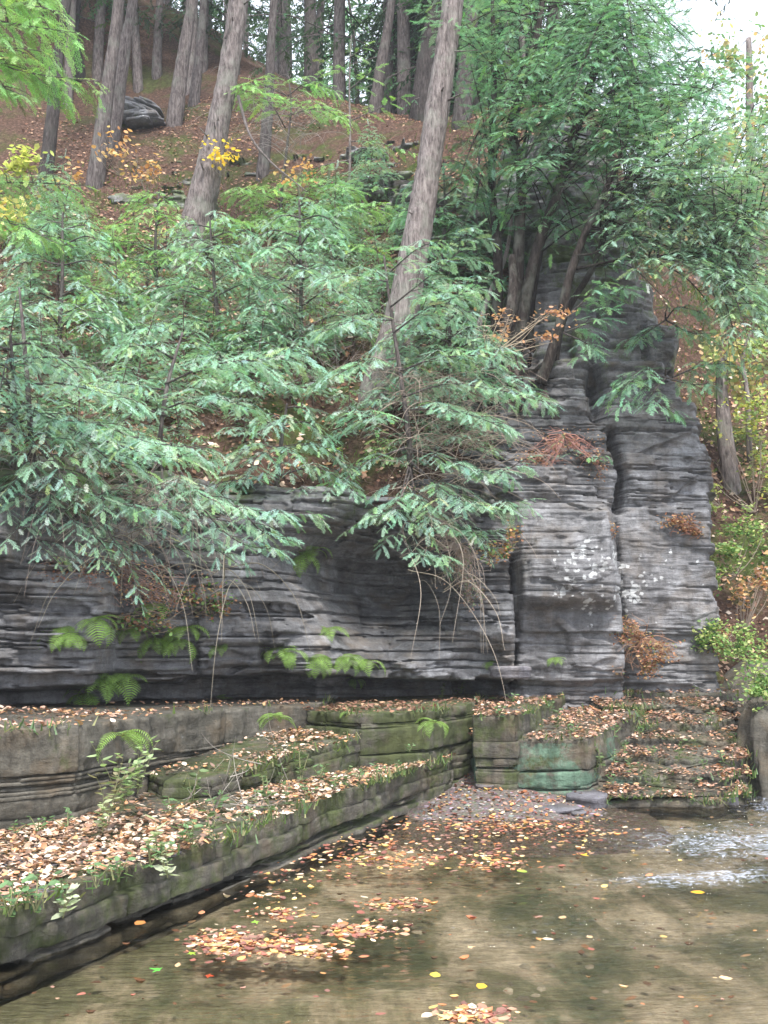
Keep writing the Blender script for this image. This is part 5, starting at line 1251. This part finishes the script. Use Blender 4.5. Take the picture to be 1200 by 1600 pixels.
# ------------------------------------------------------------------ small leafy plants
def herb_mesh(h, n, leafL, col, seed, spread=.5, stems=3):
    r = random.Random(seed); rn = np.random.default_rng(seed); st = MB(); lf = MB()
    for q in range(stems):
        a = r.uniform(0, 6.28); top = np.array([math.cos(a) * spread * h * r.random(), math.sin(a) * spread * h * r.random(), h * r.uniform(.6, 1.1)])
        P = resample([np.zeros(3), top * .5 + np.array([0, 0, .08 * h]), top], .02)
        st.tube(P, .003, .0012, 4, np.array([.2, .2, .1]), cap=False)
        k = max(2, int(n / stems)); idx = (np.linspace(.2, 1, k) * (len(P) - 1)).astype(int)
        az = np.arange(k) * 2.4 + r.random() * 6; D = np.stack([np.cos(az), np.sin(az), rn.uniform(-.2, .5, k)], -1)
        sc = leafL * rn.uniform(.6, 1.2, k)
        Rr = basis(D, np.tile([0, 0, 1.0], (k, 1)) + .3 * rn.standard_normal((k, 3)))
        tv = LT[0][0] * np.array([1, .75, 1]) + np.array([.5, 0, 0])
        lf.inst(tv, LT[0][1], P[idx], Rr, sc, np.array(col) * rn.uniform(.7, 1.25, (k, 1)))
    a = st.mesh('stem'); b = lf.mesh('leaves'); a.materials.append(M['twig']); b.materials.append(M['leaf']); return a, b
HB = {'weed': [herb_mesh(.12, 18, .04, (.13, .22, .1), 1), herb_mesh(.09, 16, .034, (.15, .26, .12), 2, .8), herb_mesh(.16, 26, .038, (.14, .2, .09), 3)],
      'aster': [herb_mesh(.42, 60, .08, (.3, .4, .2), 4, .6, 6), herb_mesh(.34, 40, .08, (.36, .42, .24), 5, .7, 5), herb_mesh(.4, 46, .07, (.22, .2, .12), 6, .4, 5)],
      'pale': [herb_mesh(.16, 18, .07, (.55, .6, .42), 7, .5, 3)]}
def herb(kind, p, sc=1.0):
    k = HB[kind][rf.randrange(len(HB[kind]))]
    t = thing('weed' if kind != 'aster' else 'leafy_plant', None, None, p); t.rotation_euler = (0, 0, rf.uniform(0, 6.28)); t.scale = (sc, sc, sc)
    obj('stem', k[0], None, t); obj('leaves', k[1], None, t); return t
ob = [herb('aster', atZ(px, py, z) if py > 1200 else atY(px, py, 8.2), s_) for px, py, z, s_ in [(170, 1285, .42, 1.0), (190, 1262, .42, 1.1), (215, 1240, .43, .9), (235, 1215, .45, 1.0), (160, 1300, .4, .7), (205, 1225, .45, 1.0)]]
label_row(ob, 'pale leafy plant by the stained rock wall, {} from the left of its clump', 'plant', 'leafy plants below the stained wall')
ob = []
tp_ = LEDGES['T'][2]
for px, py in [(15, 1432), (55, 1425), (100, 1405), (150, 1388), (185, 1372), (235, 1352), (255, 1345), (300, 1330), (330, 1318), (290, 1322), (390, 1290), (420, 1272), (450, 1262), (480, 1250), (520, 1238), (560, 1222), (590, 1215), (620, 1208), (400, 1255), (440, 1228), (500, 1220),
               (20, 1310), (60, 1305), (105, 1300), (285, 1245), (330, 1240), (300, 1260), (375, 1235), (265, 1275), (340, 1270), (540, 1230), (470, 1225), (350, 1225), (410, 1225)]:
    z = LEDGES['T'][1](*atZ(px, py, .36)[:2]); ob.append(herb('weed', atZ(px, py, z), rf.uniform(1.1, 2.0)))
for px, py in [(640, 1175), (430, 1180), (460, 1170), (520, 1152)]: ob.append(herb('weed', atZ(px, py, .66), rf.uniform(.6, 1.0)))
label_row(ob, 'small green weed on the leafy terrace, {} from the left', 'weed', 'weeds on the terrace')
ob = [herb('pale', atZ(px, py, z), s_) for px, py, z, s_ in [(98, 1435, .2, 1.2), (262, 1372, .25, 1.0), (245, 1342, .33, 1.4)]]
label_row(ob, 'whitish leaved weed by the kerb edge, {} from the left of the pale ones', 'weed', 'pale weeds by the kerb')
ob = []
for px, py, z in [(845, 1145, .66), (870, 1140, .68), (895, 1150, .64), (905, 1120, .75), (960, 1150, .7), (1000, 1150, .62), (940, 1200, .35), (960, 1190, .4), (930, 1215, .25), (975, 1175, .5), (1020, 1180, .47), (1060, 1190, .4), (1100, 1200, .35), (1130, 1190, .4), (1010, 1225, .18), (1050, 1222, .18), (1090, 1228, .16), (1130, 1225, .16), (1060, 1135, .62),
                  (1110, 1140, .62), (1140, 1110, .78), (1090, 1090, .93), (1130, 1085, .93), (1000, 1080, .98), (960, 1078, .98), (940, 1072, 1.0), (800, 1100, .9), (780, 1120, .85), (860, 1110, .88), (1080, 1165, .47), (985, 1205, .3), (955, 1225, .2), (935, 1180, .45), (1145, 1160, .5), (720, 1085, .93), (690, 1092, .92), (760, 1075, .95)]:
    ob.append(herb('weed', atZ(px, py, z), rf.uniform(.8, 1.5)))
label_row(ob, 'small green weed on the stepped rocks at right, {} from the left', 'weed', 'weeds on the rock stairs')
# grass blades and small mosses along the rims of the ledges
mb = MB()
for key, n in [('T', 3600), ('M', 1100), ('N', 900), ('U', 900), ('A', 900), ('B', 1200)] + [('S%d' % q, 900) for q in range(7)]:
    poly, zf, ring = LEDGES[key]; k = rng.integers(0, len(ring), n); P2_ = ring[k] + .03 * rng.standard_normal((n, 2)); P = np.column_stack([P2_, zf(P2_[:, 0], P2_[:, 1]) - np.abs(.03 * rng.standard_normal(n)) * (rng.random(n) < .5)])
    P = vis(other_z(P, key)); P = P[vn(P[:, 0] * 2.5, P[:, 1] * 2.5, 0, 660) + .3 * rng.standard_normal(len(P)) > .3]; n = len(P); az = rng.uniform(0, 6.28, n)
    if not n: continue
    up = nrm(np.column_stack([.6 * rng.standard_normal(n), .6 * rng.standard_normal(n) - .3, np.full(n, .7)]))
    mb.inst(blade[0] * [1, 1, 1.3], blade[1], P, basis(np.stack([np.cos(az), np.sin(az), 0 * az], -1), up), rng.uniform(.025, .085, n), np.array([[.16, .22, .07], [.1, .16, .05], [.28, .28, .14], [.13, .2, .1]])[rng.integers(0, 4, n)] * rng.uniform(.6, 1.3, (n, 1)))
o = mb.obj('grass', M['leaf']); tag(o, 'short grass and moss fringing the rims of the rock ledges', 'grass', kind='stuff')
# lime leaves of a maple seedling on the lip
p = hit(520, 735); mb = MB(); n = 9
mb.inst(LT[3][0], LT[3][1], rng.uniform([-.12, -.1, .1], [.12, .1, .28], (n, 3)), basis(rng.standard_normal((n, 3)) * [1, 1, .2], np.tile([0, -.4, 1.0], (n, 1))), np.full(n, .15), np.array([.3, .48, .06]))
t = thing('maple_seedling', 'lime green maple seedling on the mossy cliff lip', 'seedling', p); mb.obj('leaves', M['leaf'], t)
mb = MB(); mb.tube([[0, 0, -.05], [.02, 0, .12], [0, -.02, .22]], .005, .003, 5, np.array([.25, .2, .1])); mb.obj('stem', M['twig'], t)

# ------------------------------------------------------------------ shrubs, twigs, coloured leaf sprays
def shrub(name, label, cat, base, cloud, n, leafL, cols, seed, stems=7, group=None, twigcol=(.25, .2, .16), leaf=0):
    """cloud: list of (centre, rx, ry, rz) in world"""
    r = np.random.default_rng(seed); t = thing(name, label, cat, base, group); base = np.asarray(base, float)
    tw = MB(); lf = MB()
    for q in range(stems):
        c, a, b, d = cloud[q % len(cloud)]; e_ = np.asarray(c) + r.uniform(-1, 1, 3) * [a, b, d] * .8
        m_ = (base + e_) / 2 + r.uniform(-.1, .1, 3)
        Q = resample(np.array([base * 0, m_ - base, e_ - base]), .08); tw.tube(Q, .008, .002, 4, np.array(twigcol), cap=False)
        for w in range(4):
            k = r.integers(len(Q) // 2, len(Q)); g = Q[k] + r.uniform(-1, 1, 3) * [a, b, d] * .45
            tw.tube([Q[k], (Q[k] + g) / 2 + r.uniform(-.03, .03, 3), g], .003, .001, 3, np.array(twigcol), cap=False)
    for (c, a, b, d) in cloud:
        k = n // len(cloud); P = np.asarray(c) - base + (r.standard_normal((k, 3)) * .45).clip(-1.1, 1.1) * [a, b, d]
        P = P + .15 * a * np.stack([vn(P[:, 0] * 3, P[:, 2] * 3, 0, seed), vn(P[:, 1] * 3, P[:, 2] * 3, 0, seed + 1), vn(P[:, 0] * 3, P[:, 1] * 3, 0, seed + 2)], -1)
        keep = vn(P[:, 0] * 2.5 / max(a, .4), P[:, 1] * 2.5, P[:, 2] * 2.5 / max(d, .4), seed + 7) > -.25
        P = P[keep]; k = len(P)
        C_ = np.array(cols)[r.integers(0, len(cols), k)] * r.uniform(.7, 1.25, (k, 1))
        D = r.standard_normal((k, 3)) * [1, 1, .5]; lf.inst(LT[leaf][0], LT[leaf][1], P, basis(D, np.array([0, -.3, 1.0]) + .6 * r.standard_normal((k, 3))), leafL * r.uniform(.6, 1.3, k), C_)
    tw.obj('stems', M['twig'], t); lf.obj('leaves', M['leaf'], t)
    return t
YG_, OR_, RU_, GR_ = [(.38, .46, .16), (.28, .38, .14), (.46, .48, .2)], [(.6, .32, .14), (.5, .24, .1), (.6, .42, .22)], [(.3, .13, .08), (.4, .2, .12), (.22, .12, .07), (.45, .3, .16)], [(.14, .26, .07), (.2, .32, .1), (.1, .2, .06)]
def cl(px, py, Y, rx, ry): 
    return (atY(px, py, Y), rx / F0 * Y, .5 * (rx + ry) / 2 / F0 * Y, ry / F0 * Y)
def sh(lb, base, Yb, clouds, n, L, cols, seed, **k): return shrub(k.pop('name', 'shrub'), lb, k.pop('cat', 'shrub'), atY(base[0], base[1], Yb), [cl(*c) for c in clouds], n, L, cols, seed, **k)
sh('yellow-green bush at the right edge above the rock stairs', (1190, 1090), 11.6, [(1185, 1040, 11.4, 35, 45), (1150, 1000, 11.6, 40, 30), (1195, 1070, 11.0, 30, 34), (1180, 1092, 10.8, 22, 18)], 2200, .045, YG_ + GR_, 1, stems=12)
sh('bright green bush hanging over the right corner of the cliff', (1150, 900), 13.2, [(1130, 865, 12.9, 28, 30), (1165, 830, 13.2, 40, 40), (1110, 900, 12.9, 12, 26)], 1500, .06, YG_ + GR_, 2, stems=10)
sh('yellow leaved bush on the far right bank under the sky gap', (1180, 800), 14.5, [(1150, 660, 14.5, 50, 30), (1185, 640, 14.2, 30, 40), (1110, 750, 14.4, 14, 40), (1190, 730, 14.5, 30, 60)], 1100, .07, YG_ + [(.6, .55, .15)], 3, stems=12)
sh('orange leaved twigs below the bright bush on the right', (1160, 990), 12.8, [(1165, 930, 12.6, 40, 30), (1185, 900, 12.8, 30, 30)], 260, .06, OR_ + RU_, 4, stems=16)
sh('lime tuft of leaves beside the cliff edge', (1125, 790), 13.4, [(1108, 745, 13.2, 10, 10), (1112, 790, 13.1, 16, 10)], 160, .06, YG_, 5, stems=4)
sh('green tuft low at the cliff foot on the right', (1110, 1020), 12.3, [(1120, 985, 12.1, 24, 28), (1100, 1000, 12.1, 18, 18), (1140, 1010, 12.0, 30, 20)], 650, .045, GR_ + YG_, 6, stems=8)
sh('rusty dead tangle with ferny green on the cliff block', (1000, 1000), 12.1, [(985, 985, 11.8, 35, 28), (1030, 1020, 11.75, 40, 25), (1000, 1040, 11.8, 36, 16)], 1500, .035, RU_ + RU_ + [(.2, .25, .08)], 7, stems=40, twigcol=(.3, .18, .12))
sh('brown dead tuft on the ledge of the middle block', (930, 815), 12.1, [(915, 810, 11.9, 28, 14), (945, 830, 11.8, 18, 18)], 420, .04, RU_, 8, stems=24, twigcol=(.3, .18, .12))
sh('reddish dead tuft near the top right corner of the cliff block', (1060, 825), 12.4, [(1060, 815, 12.1, 30, 14), (1080, 830, 12.1, 18, 12)], 420, .04, RU_, 9, stems=24, twigcol=(.32, .16, .12))
sh('brown tuft hanging beside the bright bush at the right corner', (1130, 1010), 12.6, [(1125, 1000, 12.2, 20, 35)], 350, .04, RU_, 10, stems=14)
sh('orange leaved beech twig in front of the dark stems', (760, 560), 12.3, [(820, 505, 11.9, 70, 12), (868, 488, 11.9, 30, 10), (780, 490, 12.0, 40, 8), (850, 528, 11.9, 34, 8), (800, 525, 11.9, 50, 8)], 260, .055, [(.6, .33, .2), (.68, .42, .28), (.5, .25, .14), (.42, .22, .14)], 11, stems=18, name='beech_sapling', cat='sapling', twigcol=(.5, .4, .3))
sh('rusty heather-like mat on the rock below the gnarled root', (880, 680), 12.4, [(880, 700, 12.2, 60, 30), (840, 720, 12.2, 40, 25), (930, 720, 12.2, 20, 30)], 1100, .03, RU_ + [(.3, .2, .17)], 12, stems=50, twigcol=(.33, .17, .14))
sh('reddish twig mat hanging under the lower left hemlock', (150, 880), 10, [(170, 890, 9.5, 80, 45), (240, 930, 9.6, 70, 40), (110, 900, 9.3, 60, 30)], 1500, .028, RU_ + [(.35, .2, .18)], 13, stems=90, twigcol=(.3, .2, .17))
sh('brown leafy tangle on the small shelf below the left hemlock', (300, 950), 10.3, [(300, 930, 9.9, 60, 25), (340, 950, 10.0, 30, 22), (210, 975, 9.7, 60, 18)], 700, .04, RU_ + GR_, 14, stems=40, twigcol=(.3, .24, .18))
sh('pinkish brown dead brush hanging at the centre of the cliff', (720, 850), 11.8, [(710, 880, 11.3, 45, 40), (680, 830, 11.4, 40, 30), (740, 920, 11.3, 25, 30), (650, 780, 11.4, 50, 30)], 1600, .03, [(.35, .24, .2), (.28, .18, .14), (.2, .24, .14)], 15, stems=90, twigcol=(.38, .3, .26))
sh('green and orange creeper in the vertical rock joint', (800, 850), 11.8, [(795, 830, 11.6, 18, 20), (785, 860, 11.6, 14, 16), (760, 860, 11.5, 20, 20)], 420, .045, GR_ + OR_ + RU_, 16, stems=12)
for i, (px, py, c, lb) in enumerate([(40, 250, [(.6, .58, .2), (.45, .5, .15)], 'yellow leaved twigs at the upper left edge'), (20, 330, [(.65, .6, .28), (.62, .5, .18)], 'golden leaved sapling below the yellow twigs at the left edge'), (190, 225, OR_, 'orange leaved sapling beside the trunk pair'), (110, 270, OR_, 'orange leaved twig right of the leftmost trunk'), (350, 230, [(.8, .55, .08)], 'yellow leaved twig before the big left trunk'), (470, 262, OR_, 'orange leaved twig right of the dead branch'), (230, 260, OR_, 'thin orange sapling right of the trunk pair')]):
    sh(lb, (px, py + 50), 13 if i < 2 else 16.5, [(px, py, 12.8 if i < 2 else 16.2, 38, 30), (px - 12, py + 16, 12.8 if i < 2 else 16.2, 34, 20)], 200 if i < 2 else 80, .09, c, 30 + i, stems=9, name='leafy_sapling', cat='sapling')
# bare brush: dead twigs hanging
def brush(lb, origins, n, L, seed, col=(.3, .24, .2), sag=.5, dirx=(-1, 1), r0=.0055, curl=0):
    r = np.random.default_rng(seed); o0 = np.asarray(origins[0], float); t = MB()
    for i in range(n):
        o_ = np.asarray(origins[r.integers(len(origins))]) + .12 * r.standard_normal(3) - o0
        l = L * r.uniform(.5, 1.2); a = r.uniform(*dirx)
        d = nrm([a, r.uniform(-1, -.1), r.uniform(-.2, .6)])
        Q = [o_, o_ + d * l * .4 + [0, 0, .02], o_ + d * l * .8 + [0, 0, -sag * l * .4], o_ + d * l * (1 - .4 * curl) + [curl * l * .4 * np.sign(a), 0, -sag * l * r.uniform(.8, 1.3)]]
        t.tube(Q, r0 * r.uniform(.5, 1.2), .001, 4, np.array(col) * r.uniform(.6, 1.3), cap=False, step=.05)
        for w in range(3):
            k = r.uniform(.3, .9); q = o_ + d * l * k; t.tube([q, q + r.uniform(-.25, .25, 3) * l], .0018, .0008, 3, np.array(col) * r.uniform(.6, 1.3), cap=False)
    o = t.obj('dead_brush', M['twig']); o.location = [float(v) for v in o0]; return tag(o, lb, 'brush')
brush('grey dead brush of fine twigs right of the big left trunk', [atY(430, 190, 18), atY(450, 230, 17.5), atY(400, 180, 18.5), atY(470, 200, 18)], 70, 1.2, 1, (.3, .27, .25), .4, (-1, 1), .006)
brush('tangle of bare twigs under the centre hemlock', [atY(640, 620, 11.9), atY(700, 640, 12), atY(660, 700, 11.8), atY(720, 680, 12), atY(740, 720, 11.9), atY(680, 760, 11.8)], 190, 1.0, 2, (.34, .27, .22), .3)
brush('long bare curved twigs hanging in loops over the hollow', [atY(650, 860, 11.2), atY(640, 880, 11.2), atY(690, 900, 11.3)], 16, 1.15, 3, (.36, .3, .24), 1.0, (-.2, 1), .005, -.6)
brush('bare brown twigs below the lower left hemlock', [atY(60, 720, 9.6), atY(150, 760, 9.8), atY(100, 800, 9.5), atY(200, 820, 9.8), atY(280, 800, 10)], 150, .9, 4, (.25, .2, .17), .7)
brush('arched bare stems on the shelf over the left ferns', [atY(200, 860, 9.6), atY(380, 850, 10), atY(340, 900, 10)], 22, .9, 5, (.3, .26, .2), .9)
brush('thin dead twigs on the slope between the saplings', [hit(500, 480), hit(450, 560), hit(560, 500), hit(420, 480), hit(520, 600), hit(680, 540), hit(300, 560), hit(350, 640), hit(150, 620), hit(400, 400)], 260, 1.1, 6, (.33, .27, .25), -.1)
brush('bare brown twigs under the right crown', [atY(1000, 300, 12.5), atY(1060, 330, 12.4), atY(1100, 380, 12), atY(960, 290, 12.6), atY(1150, 420, 12)], 90, 1.1, 7, (.07, .055, .05), .5, (-1, 1), .007)
brush('grey twigs lying on the leafy terrace', [atZ(330, 1270, .42), atZ(370, 1255, .42), atZ(440, 1245, .44)], 14, .5, 8, (.4, .36, .32), -.4)
brush('dead grass stalks against the cliff right of the gully', [hit(700, 640), hit(740, 620), hit(760, 600)], 60, .9, 9, (.36, .26, .2), .2)

# small layered outcrop on the upper slope
p = hit(222, 195)
mb = MB(); r = np.random.default_rng(5)
for k in range(13):
    n = 16; th = np.linspace(0, 2 * np.pi, n, endpoint=False); c_, s_ = np.cos(th), np.sin(th)
    q = (np.abs(c_)**5 + np.abs(s_)**5)**-.2 * (1 + .06 * r.standard_normal(n))
    wx, wy = r.uniform(.2, .42), r.uniform(.2, .35); cx, cy = r.uniform(-.22, .22), r.uniform(-.12, .12) - .03 * (12 - k); z0 = -.35 + .06 * k
    x = c_ * q * wx + cx; y = s_ * q * wy + cy; th_ = r.uniform(.05, .085); tl = -.42 if k > 5 else .1
    V = np.vstack([np.stack([x, y, z0 + x * tl], -1), np.stack([x * .98, y * .98, z0 + th_ + x * tl + .01 * r.standard_normal(n)], -1)]); j = np.arange(n); jn = (j + 1) % n
    mb.add(V, [np.stack([j, jn, n + jn, n + j], -1), np.array([list(range(n, 2 * n))]), np.array([list(range(n))[::-1]])], np.array([.35, .45, 0]))
o = mb.obj('rock_outcrop', M['cliff']); o.location = [float(v) for v in p + np.array([0, 0, .1])]; tag(o, 'small tilted stack of slate poking from the upper slope', 'rock')

# trees and saplings on the right bank, backlit
def broad_tree(label, foot, Y, pts, w, clouds, n, cols, seed, leafL=.1, mat='bark', tint=1.2, name='broadleaf_tree'):
    b = atY(foot[0], foot[1], Y); t = thing(name, label, 'tree', b, 'thin trees on the right bank')
    P = np.array([b + [0, 0, -.3]] + [atY(x, y, Y) for x, y in pts]) - b
    mb = MB(); mb.tube(P, [R_(w, Y) * 1.2, R_(w, Y), R_(w * .5, Y)], None, 10, np.ones(3) * tint, .1, seed, step=.15); mb.obj('trunk', M[mat], t, True)
    r = np.random.default_rng(seed); lf = MB(); lb_ = MB()
    for (px, py, dY, rx, ry) in clouds:
        c = atY(px, py, Y + dY); a = rx / F0 * Y; d = ry / F0 * Y; k = n // len(clouds)
        i = r.integers(len(P) // 2, len(P)); lb_.tube([P[i], (P[i] + c - b) / 2 + [0, 0, .1], c - b], .02, .005, 5, np.ones(3) * tint, cap=False, step=.15)
        Q = c - b + r.standard_normal((k, 3)) * .5 * [a, a, d]; Q = Q[vn(Q[:, 0] * 1.5, Q[:, 1] * 1.5, Q[:, 2] * 1.5, seed) > -.3]; k = len(Q)
        C_ = np.array(cols)[r.integers(0, len(cols), k)] * r.uniform(.7, 1.25, (k, 1))
        lf.inst(LT[0][0], LT[0][1], Q, basis(r.standard_normal((k, 3)), np.array([0, 0, 1.0]) + .6 * r.standard_normal((k, 3))), leafL * r.uniform(.6, 1.3, k), C_)
    lb_.obj('limbs', M[mat], t); lf.obj('leaves', M['leaf'], t); return t
YO = [(.6, .5, .25), (.5, .45, .2), (.6, .38, .2), (.4, .45, .2), (.28, .36, .17), (.2, .3, .16)]
broad_tree('pale stump-like trunk with yellow leaves on the right bank', (1150, 800), 15.0, [(1140, 740), (1130, 650), (1125, 560)], 26, [(1140, 560, 0, 50, 40), (1170, 600, 0, 40, 40)], 500, YO, 1)
broad_tree('thin leaning trunk at the upper right with orange leaves behind', (1075, 500), 20, [(1090, 440), (1110, 360), (1130, 250)], 14, [(1080, 350, 1, 70, 60), (1150, 330, 1, 70, 70), (1120, 240, 1, 80, 60)], 1500, YO, 2, .14)
broad_tree('tall yellow tree behind the right edge of the crown', (1180, 520), 23, [(1178, 400), (1172, 200), (1170, 60)], 18, [(1190, 420, 0, 60, 60), (1150, 500, 0, 60, 40), (1190, 200, 0, 60, 80), (1150, 90, 0, 50, 50)], 1600, YO + [(.15, .28, .12)], 3, .14)
broad_tree('far thin trunk with golden leaves by the cliff shoulder', (1010, 470), 24, [(1012, 380), (1020, 250), (1015, 120)], 10, [(1020, 420, 0, 40, 50), (1050, 300, 0, 60, 60), (1010, 200, 0, 50, 50)], 1100, YO, 4, .14)
broad_tree('crooked pale sapling trunk left of the stump-like trunk', (1170, 690), 14.6, [(1168, 620), (1160, 560), (1172, 520)], 8, [(1180, 540, 0, 30, 30)], 160, YG_, 5, .07)
broad_tree('green tree out on the far right bank', (1330, 600), 19, [(1330, 400), (1320, 200), (1310, 0)], 24, [(1230, 300, 0, 90, 90), (1230, 480, 0, 70, 60), (1260, 150, 0, 90, 80)], 2500, [(.12, .25, .1), (.2, .3, .1)], 6, .12)

# ------------------------------------------------------------------ thin volume added to imitate veiling glare of the lens
import bmesh
bm = bmesh.new(); bmesh.ops.create_cube(bm, size=1.0)
for v in bm.verts: v.co = ((v.co.x * 180), 60 + v.co.y * 300, 18.5 + v.co.z * 43)
me = bpy.data.meshes.new('glare_veil'); bm.to_mesh(me); bm.free()
m = bpy.data.materials.new('glare_veil'); m.use_nodes = True; m.node_tree.nodes.clear()
pv = m.node_tree.nodes.new('ShaderNodeVolumePrincipled'); pv.inputs['Density'].default_value = 0.0011; pv.inputs['Color'].default_value = (.9, .95, 1, 1)
om = m.node_tree.nodes.new('ShaderNodeOutputMaterial'); m.node_tree.links.new(pv.outputs[0], om.inputs['Volume'])
o = obj('glare_veil', me, m); tag(o, 'thin pale volume added to imitate veiling glare of the lens', 'glare_veil', kind='stuff')
